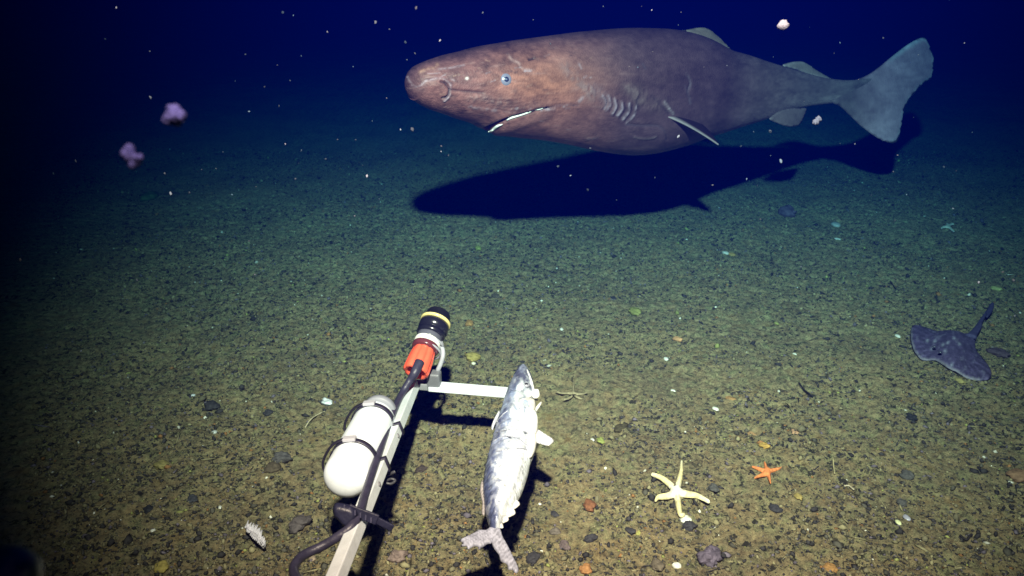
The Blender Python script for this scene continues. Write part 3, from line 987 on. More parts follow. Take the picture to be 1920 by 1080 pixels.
rb_ = np.exp(-((u - .32) / .10) ** 2) * (np.sin(y_ / 2.1) > .3) * (y_ > 860) * (y_ < 975)
c = blend(c, rb_ * .35, (.30, .33, .50))
mesh_obj('body', V_, F_, M_fish, np.clip(c, .01, .95), fish)
f_bvh = bvhtree.BVHTree.FromPolygons([tuple(v) for v in V_], [tuple(int(i) for i in f) for f in F_])
def fhit(px, py, off=0.0):
    d = (P(px, py, 1) - CAM).normalized(); r = f_bvh.ray_cast(CAM, d)
    if r[0] is None: return P(px, py, float(fz(py)))
    return r[0] - d * off
def fblade(name, outline, z, thick, step, colf, label=None, edge=5):
    return blade(name, outline, (lambda a, b: z + float(fz(b))), thick, step, colf, fish, M_fin, (0, 0, 1), edge, label)
def raycol(base_c, ang, amp=.35):
    def f(q, d):
        t = q[:, 0] * math.sin(ang) + q[:, 1] * math.cos(ang)
        s = 1 + amp * np.sin(t * 1.6) + .8 * (fbm(q[:, 0] / 5, q[:, 1] / 5, 3) - .47)
        return np.clip(np.array(base_c) * s[:, None], .01, .95)
    return f
tl = fblade('tail_lobe', [(922, 986), (912, 993), (900, 993), (888, 999), (876, 1005), (861, 1013), (868, 1018), (862, 1025), (874, 1024), (878, 1030), (890, 1024), (902, 1027), (914, 1020), (922, 1018), (930, 1004), (931, 990)], 0, .005, 3, raycol((.27, .27, .34), .5, .3))
fblade('tail_lobe', [(918, 994), (921, 1014), (926, 1028), (935, 1040), (939, 1052), (950, 1058), (953, 1068), (961, 1069), (967, 1075), (973, 1069), (969, 1056), (962, 1042), (952, 1023), (943, 1006), (935, 988)], 0, .005, 3, raycol((.28, .28, .35), 1.2, .3))
fblade('pectoral_fin', [(1000, 804), (1010, 806), (1024, 815), (1038, 825), (1035, 831), (1028, 835), (1014, 832), (1000, 826)], -.01, .008, 2.2, raycol((.66, .64, .70), 1.0))
fblade('pectoral_fin', [(935, 770), (938, 778), (930, 792), (924, 806), (921, 800), (926, 786)], .0, .006, 2, raycol((.6, .6, .68), 1.0))
fblade('finlet', [(961, 944), (968, 938), (975, 945), (968, 952), (960, 955)], .0, .006, 2, raycol((.8, .78, .76), 1))
fblade('finlet', [(952, 958), (961, 953), (967, 962), (958, 968), (950, 970)], .0, .006, 2, raycol((.8, .78, .76), 1))
fblade('finlet', [(941, 972), (949, 967), (954, 974), (948, 979), (941, 980)], .0, .006, 2, raycol((.8, .78, .76), 1))
fblade('finlet', [(936, 983), (941, 980), (944, 989), (938, 990)], .0, .006, 2, raycol((.7, .68, .7), 1))
fblade('dorsal_fin', [(905, 900), (900, 912), (901, 930), (904, 944), (903, 962), (909, 965), (909, 940), (907, 915)], .0, .006, 2, raycol((.34, .30, .30), 1))
# cut gills and torn flesh on the belly side
def flap(outline, z, thick, colr, name='flesh_flap', edge=9):
    return fblade(name, outline, z, thick, 2.2, fincol(colr, tuple(min(.95, k * 1.05) for k in colr), 3, .05), edge=edge)
flap([(978, 752), (990, 748), (1003, 752), (1004, 765), (1000, 774), (988, 776), (980, 768)], -.030, .02, (.62, .58, .55))
flap([(982, 772), (996, 768), (1007, 778), (1009, 796), (1005, 812), (995, 820), (985, 815), (978, 798)], -.034, .022, (.88, .86, .82))
flap([(990, 800), (1002, 806), (1006, 822), (1004, 842), (996, 856), (988, 850), (986, 825)], -.030, .022, (.86, .84, .82))
flap([(997, 733), (1004, 731), (1011, 733), (1012, 742), (1006, 746), (998, 744)], -.012, .014, (.88, .84, .78), edge=5)
flap([(984, 772), (980, 782), (983, 790), (987, 780)], -.045, .006, (.04, .04, .06), 'gill_opening', 3)
V_, F_ = tube([P(1001, 773, 1.90), P(1008, 764, 1.91), P(1015, 754, 1.92)], [.0042, .004, .002], 8, 10)
mesh_obj('torn_ray', V_, F_, M_fish, (.85, .82, .76), fish)
V_, F_ = join(tube([fhit(988, 693, .003), fhit(993, 705, .002), fhit(997, 718, .002), fhit(1001, 733, .002)], [.0012, .0024, .0030, .002], 8, 16),
              tube([fhit(1000, 733, .002), fhit(994, 743, .003), fhit(985, 748, .004), fhit(975, 751, .004)], [.002, .0026, .0022, .0015], 8, 14))
mesh_obj('jaw', V_, F_, M_fish, (.88, .85, .80), fish)
ep = fhit(987, 722, .001)
v_, f_ = ball(ep, FN, .0080, .6, 20, 8)
fe = mesh_obj('eye', v_, f_, M_gloss, (.30, .30, .36), fish)
v_, f_ = ball(ep + Vector((0, -.0008, .0026)), FN, .0048, .6, 16, 8)
mesh_obj('pupil', v_, f_, M_gloss, (.015, .015, .02), fe)
for pth in TW + [[(996, 760), (985, 765), (972, 766)], [(1000, 818), (990, 812), (982, 808)], [(931, 792), (942, 778), (952, 770)]]:
    V_, F_ = tube([fhit(a, b, .0016) for a, b in pth], .0014, 6, 30)
    mesh_obj('twine', V_, F_, M_fish, (.30, .31, .38), fish)

# ------------------------------------------------------------------ starfish, skate and other seabed animals
def bed_place(lift=.0):
    def f(q):
        pts = []; hh = gz(G(*q.mean(0))) + lift
        for a, b in q:
            g = G(a, b, hh); pts.append(tuple(g))
        return np.array(pts), np.tile(np.array((0, 0, 1.0)), (len(q), 1))
    return f
def star_outline(c, arms, wbase, wtip):
    """arms: list of polylines (px) from the centre outward, in angular order."""
    cx, cy_ = c; out = []
    for A in arms:
        p = catmull([c] + A, 14)
        t = np.gradient(p, axis=0); t /= np.linalg.norm(t, axis=1)[:, None]
        n = np.stack([-t[:, 1], t[:, 0]], 1)
        u = np.linspace(0, 1, len(p)); wd = wbase + (wtip - wbase) * u ** 1.1
        L = p - n * wd[:, None]; Rr = p + n * wd[:, None]
        s = max(2, int(np.argmax(np.hypot(p[:, 0] - cx, p[:, 1] - cy_) > wbase * 1.25)))
        out += [tuple(v) for v in L[s:]] + [tuple(p[-1] + t[-1] * wtip * .8)] + [tuple(v) for v in Rr[s:][::-1]]
    return out
def starfish(c, arms, wb, wt, hgt, step, colf, label, lift=.002, name='starfish'):
    V_, F_, q = pillow(star_outline(c, arms, wb, wt), step, bed_place(lift), lambda d, q: hgt * np.sqrt(np.clip(d / (wb * .9), 0, 1)), smooth_outline=False)
    o = mesh_obj(name, V_, F_, M_soft, colf(q), origin=tuple(G(*c)))
    tag(o, label, 'starfish')
    return o
def sc1(q):
    d = np.hypot(q[:, 0] - 1268, q[:, 1] - 923)
    a = np.clip(1 - d / 22, 0, 1)[:, None]; b = np.clip((d - 42) / 20, 0, 1)[:, None]
    c = np.array((.88, .74, .40)) * (1 - a) + np.array((.90, .84, .84)) * a
    c = c * (1 - .55 * b) + np.array((.92, .84, .74)) * .55 * b
    return np.clip(c * (1 + .6 * (fbm(q[:, 0] / 4, q[:, 1] / 4, 3) - .47))[:, None], 0, .95)
starfish((1268, 923), [[(1258, 910), (1240, 896), (1222, 889)], [(1273, 903), (1277, 885), (1278, 865)], [(1290, 927), (1308, 930), (1330, 941)], [(1271, 938), (1274, 958), (1277, 966), (1283, 965)], [(1252, 930), (1235, 932), (1229, 939)]],
         7.0, 2.6, .009, 1.8, sc1, 'larger pale yellow starfish with long thin curling arms', .010)
def sc2(q):
    return np.clip(np.array((.80, .26, .09)) * (1 + .7 * (fbm(q[:, 0] / 2, q[:, 1] / 2, 3) - .47))[:, None], 0, .95)
starfish((1438, 885), [[(1432, 883), (1422, 879), (1410, 875)], [(1437, 880), (1435, 872), (1433, 866)], [(1444, 883), (1453, 881), (1466, 877)], [(1441, 890), (1443, 898), (1445, 906)], [(1433, 889), (1425, 892), (1415, 896)]],
         5.0, 1.2, .007, 1.4, sc2, 'small bright orange starfish to the right of the pale yellow one', .008)
def sc3(q):
    return np.tile(np.array((.74, .70, .60)), (len(q), 1))
starfish((1777, 424), [[(1773, 425), (1768, 426), (1765, 428)], [(1777, 422), (1776, 420), (1775, 419)], [(1781, 422), (1785, 420), (1788, 420)], [(1781, 427), (1785, 431), (1789, 434)]],
         2.4, 1.3, .006, 1.0, sc3, 'tiny whitish starfish far right, well above the skate', .009)
def sc4(q):
    return np.clip(np.array((.33, .26, .155)) * (1 + .9 * (fbm(q[:, 0] / 2, q[:, 1] / 2, 3) - .47))[:, None], 0, .95)
starfish((1075, 738), [[(1064, 737), (1052, 737), (1042, 734)], [(1075, 729), (1076, 720), (1075, 712)], [(1086, 739), (1095, 738), (1104, 735)], [(1071, 744), (1064, 748), (1056, 749)], [(1081, 744), (1088, 747), (1092, 748)]],
         2.6, .9, .004, 1.2, sc4, 'thin armed tan brittle star lying just right of the fish head', .008)

SK = [(1708, 618), (1713, 610), (1724, 609), (1743, 614), (1760, 621), (1785, 622), (1808, 624), (1822, 625), (1829, 632), (1830, 652), (1841, 668), (1852, 684), (1859, 701), (1854, 712), (1836, 712),
      (1811, 707), (1794, 699), (1780, 694), (1768, 685), (1754, 675), (1740, 674), (1727, 672), (1714, 658), (1708, 640)]
skate = thing('skate', 'purple grey skate lying flat on the seabed with its tail pointing up right', 'skate', G(1780, 660))
sk_pts = bed_place(.0)
def sk_place(q):
    pts = []
    for a, b in q:
        g = G(a, b, .020); pts.append((g.x, g.y, .020 + .004 * math.sin(a / 14.)))
    return np.array(pts), np.tile(np.array((0, 0, 1.0)), (len(q), 1))
def mound(d, q):
    r = np.exp(-((q[:, 0] - 1790 - (q[:, 1] - 650) * .2) / 26) ** 2 - ((q[:, 1] - 655) / 26) ** 2)
    return .003 + .008 * np.clip(d / 14, 0, 1) + .010 * r + .004 * (fbm(q[:, 0] / 6, q[:, 1] / 6, 2) - .45)
V_, F_, q = pillow(SK, 2.6, sk_place, mound)
c = np.tile(np.array((.088, .063, .135)), (len(q), 1)) * (1 + 1.1 * (fbm(q[:, 0] / 5, q[:, 1] / 4, 6) - .47))[:, None]
ray_ = np.sin(np.arctan2(q[:, 1] - 655, q[:, 0] - 1785) * 46) * np.clip((np.hypot(q[:, 0] - 1785, (q[:, 1] - 655) * 1.2) - 34) / 14, 0, 1)
c = c * (1 + .28 * ray_)[:, None]
c = blend(c, np.clip((fbm(q[:, 0] / 5, q[:, 1] / 5, 1) - .60) * 8, 0, .35), (.25, .21, .32))
for (a, b) in ((1738, 642), (1752, 645), (1766, 655), (1775, 653), (1746, 658), (1797, 656), (1770, 667), (1786, 646), (1783, 690)):
    c = blend(c, .7 * np.exp(-((q[:, 0] - a) ** 2 + (q[:, 1] - b) ** 2) / 7), (.5, .46, .6))
d, par = poly_dist(q, SK[14:] + SK[:1], closed=False)
c = blend(c, np.clip(1 - d / 2.6, 0, 1) * .9, (.34, .29, .33))
mesh_obj('disc', V_, F_, M_soft, np.clip(c, .01, 1), skate)
V_, F_ = tube([tuple(G(a, b, .028)) for a, b in ((1820, 632), (1830, 618), (1840, 601), (1850, 585), (1860, 571))], [.018, .010, .0065, .0045, .0025], 10, 24, squash=.5)
mesh_obj('tail', V_, F_, M_soft, (.075, .06, .13), skate)
def flatfin(outline, name):
    V_, F_, q = pillow(outline, 2, lambda q: (np.array([tuple(G(a, b, .03)) for a, b in q]), np.tile(np.array((0, 0, 1.)), (len(q), 1))), lambda d, q: .003 + 0 * d)
    mesh_obj(name, V_, F_, M_soft, (.075, .06, .13), skate)
flatfin([(1850, 582), (1858, 568), (1864, 569), (1862, 582), (1855, 592), (1849, 596)], 'tail_fin')
flatfin([(1822, 622), (1834, 606), (1842, 602), (1840, 616), (1830, 628)], 'pelvic_fin')
for (a, b) in ((1752, 650), (1763, 660)):
    v_, f_ = ball(G(a, b, .048), (0, 0, 1), .006, .7, 14, 8)
    mesh_obj('eye', v_, f_, M_gloss, (.07, .06, .10), skate)

# feathery sea pen on the left
sp = thing('sea_pen', 'white feathery sea pen lying on the mud to the left of the cable', 'sea pen', G(480, 1010))
a0 = G(462, 992, .02); a1 = G(496, 1026, .02)
V_, F_ = tube([a0, a0.lerp(a1, .5) + Vector((0, 0, .004)), a1], [.003, .006, .004], 8, 16)
mesh_obj('stem', V_, F_, M_soft, (.60, .54, .58), sp)
pr = []
for i in range(22):
    t = i / 21; p = a0.lerp(a1, t)
    for sgn, L_ in ((1, .030), (-1, .014)):
        dq = (G(8 + 462, 992 - 18, .02) - a0).normalized() if sgn > 0 else -(G(470, 974, .02) - a0).normalized()
        e_ = p + dq * L_ * random.uniform(.8, 1.1) * math.sin(.5 + 2.2 * t) + Vector((0, 0, random.uniform(.004, .014)))
        pr.append(tube([p, p.lerp(e_, .5) + Vector((0, 0, .006)), e_], [.0022, .0018, .0010], 6, 6))
V_, F_ = join(*pr)
mesh_obj('polyp_leaves', V_, F_, M_soft, (.66, .60, .66), sp)

# ------------------------------------------------------------------ stones, shells and sponges
def blob(n_sub, seed, sx, sy, sz, rough=.25, freq=1.6, cut=None):
    bm = bmesh.new(); bmesh.ops.create_icosphere(bm, subdivisions=n_sub, radius=1)
    r = random.Random(seed); off = r.uniform(0, 50)
    V_ = np.array([tuple(v.co) for v in bm.verts]); F_ = [tuple(v.index for v in f.verts) for f in bm.faces]
    bm.free()
    d = fbm(V_[:, 0] * freq + off + V_[:, 2] * .8, V_[:, 1] * freq + off * 1.3 + V_[:, 2] * 1.1, seed % 9) - .47
    V_ = V_ * (1 + rough * 2.4 * d)[:, None]
    V_ = V_ * np.array((sx, sy, sz))
    a = r.uniform(0, 6.28); ca, sa = math.cos(a * .15), math.sin(a * .15)
    return np.stack([V_[:, 0] * ca - V_[:, 1] * sa, V_[:, 0] * sa + V_[:, 1] * ca, V_[:, 2]], 1), F_


def scale_at(g):
    return (g - CAM).dot(FW) / F
cid = [0]


def lump(name, cat, px, py, wpx, hpx, colr, label, kind='stone', tall=.55, cap=None, yaw=0):
    cid[0] += 1
    g = G(px, py); g = G(px, py, gz(g)); s = scale_at(g)
    sx = wpx * s / 2
    vd = (CAM - g).normalized().z                     # ground foreshortening
    szz = sx * tall
    sy = min(max(hpx * s / 2 / max(vd, .3) * .8, sx * .4), sx * 1.5)
    rough, mat, fr = {'stone': (.40, M_stone, 1.5), 'sponge': (.38, M_soft, 1.9), 'shell': (.12, M_gloss, 1.0), 'clump': (.5, M_stone, 2.2)}[kind]
    V_, F_ = blob(4 if wpx > 16 else 3, cid[0] * 7 + 3, sx, sy, szz, rough, fr)
    if yaw:
        ca, sa = math.cos(yaw), math.sin(yaw); V_ = np.stack([V_[:, 0] * ca - V_[:, 1] * sa, V_[:, 0] * sa + V_[:, 1] * ca, V_[:, 2]], 1)
    if kind == 'sponge': colr = tuple(.68 * v + .32 * m_ for v, m_ in zip(colr, (.24, .20, .12)))
    c = np.tile(np.array(colr), (len(V_), 1)) * (1 + 1.1 * (fbm(V_[:, 0] / sx * 3, V_[:, 1] / sx * 3 + V_[:, 2] / sx * 2, cid[0] % 9) - .47))[:, None]
    if cap is not None:
        c = blend(c, np.clip((V_[:, 2] / szz - .35 + V_[:, 0] / sx * .4) * 4, 0, 1), cap)
    V_ = V_ + np.array((g.x, g.y, gz(g) + szz * .38))
    o = mesh_obj(name, V_, F_, mat, np.clip(c, .01, .95), origin=(g.x, g.y, gz(g)))
    tag(o, label, cat)
    return o


DK = (.05, .045, .05); DG = (.09, .085, .08); BR = (.13, .085, .055); OR = (.45, .17, .05); WH = (.82, .78, .70); OC = (.33, .24, .08); PU = (.14, .11, .15)
items = [
    ('pebble', 'stone', 1000, 1048, 28, 20, DK, 'dark grey stone just right of the bait fish tail tip', 'stone'),
    ('pebble', 'stone', 397, 763, 24, 18, DK, 'angular charcoal stone, the larger of two left of the white canister top', 'stone'),
    ('pebble', 'stone', 503, 776, 18, 12, DK, 'smooth oval dark stone between the charcoal stone and the white canister', 'stone'),
    ('pebble', 'stone', 361, 938, 20, 18, (.06, .06, .07), 'round blue grey stone above and left of the sea pen', 'stone'),
    ('pebble', 'stone', 278, 955, 18, 14, (.03, .03, .035), 'black wedge shaped stone left of the round blue grey stone', 'stone'),
    ('pebble', 'stone', 1700, 892, 24, 16, DG, 'dark half buried arched stone far right of the orange starfish', 'stone'),
    ('pebble', 'stone', 1709, 783, 18, 14, (.03, .03, .035), 'black stone on the mud below the left wing of the skate', 'stone'),
    ('pebble', 'stone', 1455, 957, 18, 24, DK, 'upright dark pointed stone below the orange starfish', 'stone'),
    ('pebble', 'stone', 1337, 918, 22, 16, DG, 'rounded dark grey stone close to the right arm of the yellow starfish', 'stone'),
    ('pebble', 'stone', 1690, 945, 20, 12, DG, 'flat dark stone below the half buried arched stone', 'stone'),
    ('pebble', 'stone', 1107, 1011, 26, 14, DK, 'long dark oval stone below the rust brown stone', 'stone'),
    ('pebble', 'stone', 1040, 999, 22, 15, (.15, .12, .10), 'brown grey oval stone above the dark stone at the fish tail', 'stone'),
    ('pebble', 'stone', 1105, 952, 24, 24, (.24, .10, .05), 'rust brown rounded stone between the fish and the yellow starfish', 'stone'),
    ('pebble', 'stone', 1058, 1020, 22, 22, (.14, .10, .10), 'lumpy dark brown stone left of the long dark oval stone', 'stone'),
    ('pebble', 'stone', 1182, 997, 16, 16, DK, 'small dark squarish stone with a yellow crust beside it', 'stone'),
    ('pebble', 'stone', 1232, 1064, 26, 24, (.14, .11, .08), 'brown stone at the bottom edge below the yellow starfish', 'stone'),
    ('pebble', 'stone', 587, 1058, 15, 14, (.34, .25, .18), 'round tan pebble inside the curl of the cable', 'stone'),
    ('pebble', 'stone', 512, 880, 30, 18, (.10, .075, .05), 'flat brown stone left of the white canister base', 'stone'),
    ('pebble', 'stone', 790, 881, 24, 12, (.07, .05, .045), 'dark brown flat stone between the arm and the bait fish', 'stone'),
    ('pebble', 'stone', 1165, 803, 30, 14, (.07, .055, .03), 'flat brown black stone right of the fish pectoral fin', 'stone'),
    ('pebble', 'stone', 930, 556, 14, 12, (.10, .08, .06), 'brown stone above the bait fish head, nearest the black cap', 'stone'),
    ('pebble', 'stone', 1150, 560, 12, 8, DK, 'small black stone left of the yellow green sponge', 'stone'),
    ('pebble', 'stone', 1872, 664, 28, 20, (.09, .06, .08), 'dark purple brown stone just right of the skate', 'stone'),
    ('pebble', 'stone', 1040, 965, 14, 18, DK, 'small dark upright stone at the right of the fish tail base', 'stone'),
    ('rubble_clump', 'stone clump', 1330, 1046, 52, 30, PU, 'crumpled purple grey rubble clump near the bottom edge', 'clump'),
    ('rubble_clump', 'stone clump', 560, 985, 44, 26, (.11, .09, .09), 'dark rubble clump just above the cable curl', 'clump'),
    ('rubble_clump', 'stone clump', 747, 1048, 34, 20, (.24, .17, .15), 'pinkish brown rubble clump right of the arm near the bottom edge', 'clump'),
    ('rubble_clump', 'stone clump', 1292, 991, 26, 18, DK, 'small dark rubble clump on top of the round white shell', 'clump'),
    ('rubble_clump', 'stone clump', 530, 862, 34, 18, (.10, .09, .09), 'grey rubble clump above the flat brown stone', 'clump'),
    ('sponge', 'sponge', 1098, 1068, 24, 22, OR, 'bright orange sponge at the bottom edge right of the fish tail', 'sponge'),
    ('sponge', 'sponge', 1126, 828, 14, 14, (.34, .38, .08), 'small yellow green sponge with a white tip right of the fish', 'sponge'),
    ('sponge', 'sponge', 1270, 637, 14, 16, (.75, .36, .17), 'small peach coloured sponge above the white shell shard', 'sponge'),
    ('sponge', 'sponge', 1433, 838, 17, 13, (.58, .33, .06), 'yellow orange sponge just above the orange starfish', 'sponge'),
    ('sponge', 'sponge', 1412, 812, 16, 16, (.50, .27, .12), 'dull orange sponge above the yellow orange one', 'sponge'),
    ('sponge', 'sponge', 1491, 811, 15, 18, (.58, .30, .18), 'pinkish orange sponge up and right of the orange starfish', 'sponge'),
    ('sponge', 'sponge', 1370, 743, 16, 14, (.40, .19, .06), 'round rust coloured sponge above the white cube shaped shell', 'sponge'),
    ('sponge', 'sponge', 1558, 1064, 24, 18, (.45, .20, .05), 'orange sponge at the bottom edge right of the rubble clump', 'sponge'),
    ('sponge', 'sponge', 1912, 899, 34, 26, (.22, .10, .06), 'rust brown sponge at the right edge of the picture', 'sponge'),
    ('sponge', 'sponge', 880, 606, 16, 16, (.45, .21, .06), 'orange brown sponge right of the yellow ringed sensor', 'sponge'),
    ('sponge', 'sponge', 886, 672, 30, 16, (.45, .33, .08), 'ochre sponge tuft between the sensor and the bait fish head', 'sponge'),
    ('sponge', 'sponge', 1190, 586, 22, 18, (.26, .26, .06), 'yellow green sponge tuft in the middle of the seabed', 'sponge'),
    ('sponge', 'sponge', 1372, 478, 12, 12, (.50, .30, .08), 'tiny ochre sponge touching the white ball far out', 'sponge'),
    ('sponge', 'sponge', 1496, 936, 14, 32, (.42, .30, .08), 'tall narrow ochre sponge below right of the orange starfish', 'sponge'),
    ('sponge', 'sponge', 897, 465, 13, 12, (.36, .38, .08), 'faint yellow sponge just under the shark shadow', 'sponge'),
    ('sponge', 'sponge', 280, 374, 28, 26, (.03, .12, .03), 'dim green sponge in the dark at far left', 'sponge'),
    ('sponge', 'sponge', 1475, 401, 36, 15, (.10, .05, .15), 'purple sponge below the pectoral fin shadow at right', 'sponge'),
    ('sponge', 'sponge', 1800, 716, 14, 12, (.42, .32, .10), 'ochre sponge against the lower edge of the skate', 'sponge'),
    ('sponge', 'sponge', 1868, 543, 14, 14, (.45, .45, .16), 'pale yellow sponge above the tip of the skate tail', 'sponge'),
    ('sponge', 'sponge', 1197, 1001, 14, 8, (.45, .42, .10), 'yellow crusting sponge beside the small squarish stone', 'sponge'),
    ('sponge', 'sponge', 303, 870, 26, 18, (.30, .24, .07), 'dull ochre sponge on the dim mud at left', 'sponge'),
    ('sponge', 'sponge', 303, 1062, 26, 22, (.42, .32, .06), 'yellow sponge at the bottom edge left of the sea pen', 'sponge'),
    ('shell', 'shell', 1285, 977, 22, 20, WH, 'round cream shell at the lowest arm tip of the yellow starfish', 'shell'),
    ('shell', 'shell', 1341, 773, 10, 9, WH, 'white cube shaped shell above the yellow starfish', 'shell'),
    ('shell', 'shell', 1262, 733, 7, 15, WH, 'narrow upright white shell left of the rust coloured sponge', 'shell'),
    ('shell', 'shell', 1111, 826, 7, 7, WH, 'tiny white shell left of the small yellow green sponge', 'shell'),
    ('shell', 'shell', 1053, 618, 7, 9, WH, 'small white shell up from the bait fish head', 'shell'),
    ('shell', 'shell', 1249, 673, 9, 14, WH, 'slanted white shell shard below the peach sponge', 'shell'),
    ('shell', 'shell', 1360, 475, 11, 11, (.66, .64, .58), 'white ball shaped shell below the shark shadow', 'shell'),
    ('shell', 'shell', 1567, 423, 16, 9, (.45, .45, .44), 'pale flat shell far out right of the purple sponge', 'shell'),
    ('shell', 'shell', 1570, 450, 9, 12, (.78, .76, .70), 'hooked white shell below the pale flat shell', 'shell'),
    ('shell', 'shell', 1700, 972, 12, 34, (.42, .40, .48), 'long silvery shell standing in the mud at lower right', 'shell'),
    ('shell', 'shell', 1684, 981, 10, 11, (.80, .80, .45), 'small yellowish white shell beside the long silvery one', 'shell'),
    ('shell', 'shell', 1268, 1070, 18, 12, WH, 'cream shell at the bottom edge right of the brown stone', 'shell'),
    ('shell', 'shell', 1683, 631, 9, 7, WH, 'white crescent shell left of the skate wing', 'shell'),
    ('shell', 'shell', 888, 683, 8, 5, (.9, .8, .6), 'tiny cream shell on the lower edge of the ochre tuft', 'shell'),
    ('shell', 'shell', 287, 995, 9, 7, WH, 'white shell on the dim mud far left of the sea pen', 'shell'),
    ('shell', 'shell', 416, 1042, 12, 9, (.68, .66, .70), 'silvery shell below and left of the sea pen', 'shell'),
    ('shell', 'shell', 402, 811, 12, 7, (.55, .55, .52), 'pale chip of shell below the angular charcoal stone', 'shell'),
    ('shell', 'shell', 413, 953, 7, 9, WH, 'small white shell above the sea pen', 'shell'),
    ('shell', 'shell', 1012, 947, 6, 5, WH, 'tiny white shell right of the fish finlets', 'shell'),
    ('shell', 'shell', 1015, 1031, 6, 6, WH, 'tiny white shell above the dark stone at the fish tail', 'shell'),
    ('shell', 'shell', 1490, 664, 6, 6, WH, 'tiny white shell midway between the peach sponge and the skate', 'shell'),
    ('shell', 'shell', 362, 742, 9, 4, (.7, .7, .72), 'thin white shell above the angular charcoal stone', 'shell'),
    ('shell', 'shell', 1895, 905, 6, 6, WH, 'white shell on the left side of the sponge at the right edge', 'shell'),
]
for it in items:
    lump(*it)
lump('pebble', 'stone', 612, 760, 20, 16, DG, 'dark stone with a white crust left of the white canister top', 'stone', cap=(.8, .78, .8))

# thin worm tubes, stems and a strip standing for a crack
def worm(pts, r, colr, label, h=.006):
    v, f = tube([tuple(G(a, b, gz(G(a, b)) + h)) for a, b in pts], r, 6, 24)
    tag(mesh_obj('worm_tube', v, f, M_soft, colr), label, 'worm tube')
worm([(1562, 860), (1563, 872), (1565, 888)], .0016, (.55, .46, .25), 'pale upright worm tube right of the orange starfish')
worm([(1583, 911), (1592, 911), (1601, 918)], .002, (.6, .5, .36), 'short bent cream worm tube above the black stem')
worm([(1610, 917), (1616, 926), (1626, 933), (1640, 938)], .0026, (.02, .018, .02), 'black bent stem below the cream worm tube')
worm([(1498, 718), (1508, 731), (1516, 737), (1524, 744)], .0026, (.02, .018, .02), 'black crooked strip added for a dark crack up from the pinkish orange sponge')  # dark strip added for the shade in a mud crack
worm([(1800, 1003), (1812, 1012), (1820, 1003), (1824, 1004)], .0028, (.03, .025, .025), 'dark wavy stem at lower right')
worm([(572, 802), (582, 787), (596, 777), (612, 770)], .0018, (.55, .46, .3), 'cream thread curving left of the white canister top')
worm([(1668, 525), (1678, 540), (1686, 545)], .0028, (.03, .03, .03), 'dark stem leaning on the mud above the skate')

# added dark rounded shape standing for the shadow in the corner, close to the lens
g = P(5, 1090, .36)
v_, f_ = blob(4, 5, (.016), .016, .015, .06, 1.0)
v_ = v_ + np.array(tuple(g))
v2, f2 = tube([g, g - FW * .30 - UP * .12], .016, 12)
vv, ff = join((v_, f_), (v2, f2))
tag(mesh_obj('corner_shade_blob', vv, ff, M_rub, (.006, .006, .012)), 'blurred black rounded shape added for the dark shading in the bottom left corner', 'corner shade')

# ------------------------------------------------------------------ drifting marine snow
protos = []
for k in range(5):
    V_, F_ = blob(3, 20 + k, 1, random.uniform(.5, .9), random.uniform(.5, .9), .55, 1.8)
    me = bpy.data.meshes.new('drifting_flake'); me.from_pydata([tuple(v) for v in V_], [], F_)
    me.polygons.foreach_set('use_smooth', [True] * len(me.polygons)); me.materials.append(material('flake', .8, .2, .3, 3, .25, 3, col=tuple(v * (.035, .06, .09, .045, .18)[k] for v in (.8, 1, 1.35))))
    protos.append(me)
SNOW = [(1032, 82, 5), (1000, 37, 3), (1131, 12, 5), (1180, 125, 5), (1196, 126, 4), (1224, 97, 4), (1320, 126, 3), (1363, 123, 4), (1656, 71, 5), (1575, 80, 4), (1564, 100, 3), (1450, 107, 3), (1518, 51, 2), (1272, 47, 4),
        (1222, 19, 4), (1203, 12, 3), (1277, 23, 3), (1722, 103, 4), (1610, 149, 3), (1808, 81, 3), (1780, 0, 3), (704, 42, 8), (614, 60, 6), (760, 79, 9), (825, 76, 6), (778, 100, 5), (763, 112, 4), (565, 105, 5), (530, 23, 9),
        (550, 29, 4), (780, 15, 7), (730, 55, 5), (281, 96, 5), (460, 102, 6), (662, 125, 4), (496, 163, 5), (544, 151, 4), (441, 152, 3), (520, 122, 3), (467, 209, 5), (523, 199, 5), (725, 184, 4), (698, 227, 4), (773, 243, 12),
        (751, 243, 5), (667, 262, 4), (633, 262, 4), (565, 282, 6), (611, 298, 6), (688, 330, 8), (560, 306, 3), (378, 318, 3), (309, 325, 6), (355, 361, 7), (320, 363, 9), (298, 412, 4), (257, 525, 6), (478, 515, 5), (827, 274, 6),
        (827, 284, 4), (841, 291, 4), (711, 373, 4), (665, 405, 4), (1046, 312, 9), (1070, 329, 5), (1102, 356, 8), (1107, 278, 6), (1228, 333, 4), (1156, 375, 4), (1272, 256, 8), (1389, 274, 5), (1444, 246, 9), (1413, 247, 4),
        (1445, 292, 4), (1464, 302, 10), (1575, 269, 4), (1603, 270, 4), (1683, 291, 5), (1675, 322, 5), (1700, 365, 4), (1793, 320, 4), (1770, 313, 5), (1823, 248, 3), (1336, 347, 6), (1400, 336, 5), (1420, 348, 4), (1713, 220, 3),
        (1508, 190, 3), (1634, 366, 4), (1787, 391, 6), (1678, 413, 4), (1426, 411, 4), (1502, 500, 4), (1707, 524, 5), (1835, 530, 7), (1880, 510, 5), (1900, 525, 6), (1903, 592, 6), (1846, 570, 5), (152, 658, 5), (142, 302, 7),
        (100, 325, 6), (282, 183, 9), (197, 73, 6), (218, 14, 6), (38, 487, 8), (418, 285, 4), (405, 316, 3), (480, 350, 3), (435, 365, 5), (363, 445, 3), (467, 452, 4), (602, 353, 3), (554, 335, 6), (535, 270, 4), (680, 310, 3), (905, 24, 5)]
rs = random.Random(11)
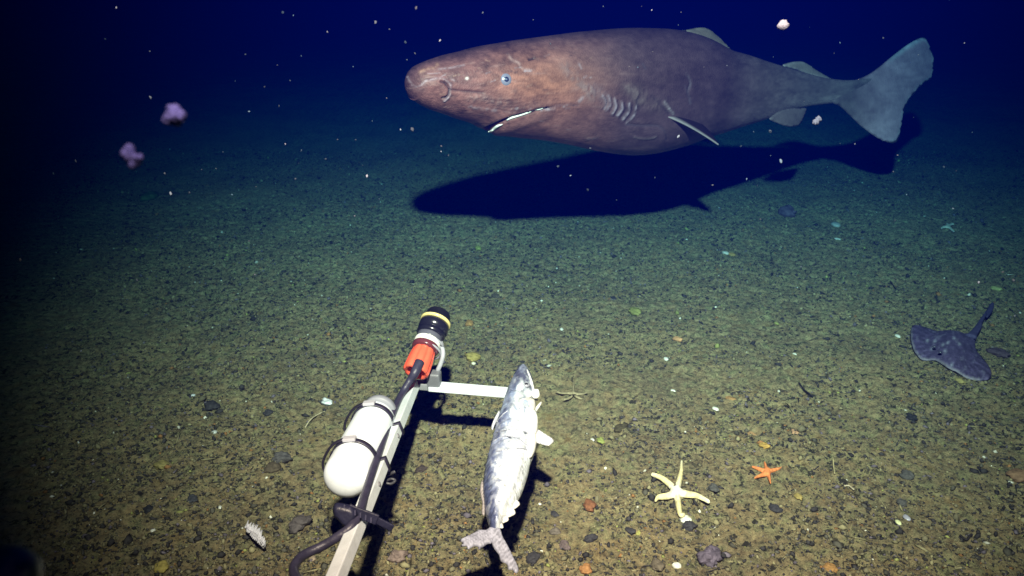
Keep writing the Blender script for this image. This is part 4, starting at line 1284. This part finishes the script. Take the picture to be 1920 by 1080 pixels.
for i, (a, b, d) in enumerate(SNOW):
    z = rs.uniform(1.3, 2.4)
    if b > 420: z = rs.uniform(1.2, 1.9)
    o = bpy.data.objects.new('drifting_flake', protos[i % 5]); COL.objects.link(o)
    o.location = P(a, b, z)
    o.rotation_euler = (rs.uniform(0, 3), rs.uniform(0, 6), rs.uniform(0, 6))
    s = d * .36 * z / F
    o.scale = (s * 1.1, s * .9, s * .9)
    tag(o, 'tiny pale speck of marine snow drifting in the water', 'marine snow', 'specks of marine snow drifting in the water')
def flake(px, py, z, lobes, colr, label):
    parts = []
    for (dx, dy, r) in lobes:
        V_, F_ = blob(4, int(dx * 3 + dy * 5 + 200), r, r * .8, r * .9, .42, 1.5)
        parts.append((V_ * z / F + np.array(tuple(P(px + dx, py + dy, z))), F_))
    V_, F_ = join(*parts)
    tag(mesh_obj('drifting_clump', V_, F_, M_snow, colr), label, 'marine snow', None)
flake(325, 217, .50, [(3, -10, 13), (6, 2, 17), (-4, 7, 15), (-13, 10, 8)], (.07, .11, .42), 'blurred pinkish clump of marine snow, the upper right of two at left')
flake(248, 293, .50, [(-6, -12, 11), (-7, -2, 13), (3, 5, 13), (13, 3, 8), (3, 14, 10)], (.075, .115, .44), 'blurred pinkish clump of marine snow, the lower left of two at left')
flake(1469, 46, 1.25, [(0, 0, 10), (2, -1, 8), (-3, 1, 7)], (.12, .14, .19), 'round whitish clump of marine snow above the shark back')
flake(1532, 226, 1.6, [(-3, 3, 6), (3, -3, 6), (0, 0, 5)], (.08, .10, .15), 'white oblong fleck hanging between the pelvic fin and tail')

# ------------------------------------------------------------------ sea water as an even haze
v_, f_ = box((0, 18, .4), (24, 0, 0), (0, 26, 0), (0, 0, 2.3))
hm = bpy.data.materials.new('sea_water_haze'); hm.use_nodes = True
nt = hm.node_tree; nt.nodes.clear()
out = nt.nodes.new('ShaderNodeOutputMaterial'); pv = nt.nodes.new('ShaderNodeVolumePrincipled')
DEN = .335
pv.inputs['Color'].default_value = (0.000, .0015, .066, 1)
pv.inputs['Density'].default_value = DEN
pv.inputs['Absorption Color'].default_value = (.0, .58, .95, 1)
pv.inputs['Anisotropy'].default_value = 0.0
nt.links.new(pv.outputs[0], out.inputs['Volume'])
hz = mesh_obj('haze', v_, f_, hm, origin=(0, 0, 0), smooth=False)
hz['kind'] = 'stuff'
hz['label'] = 'deep blue sea water hazing the far seabed'
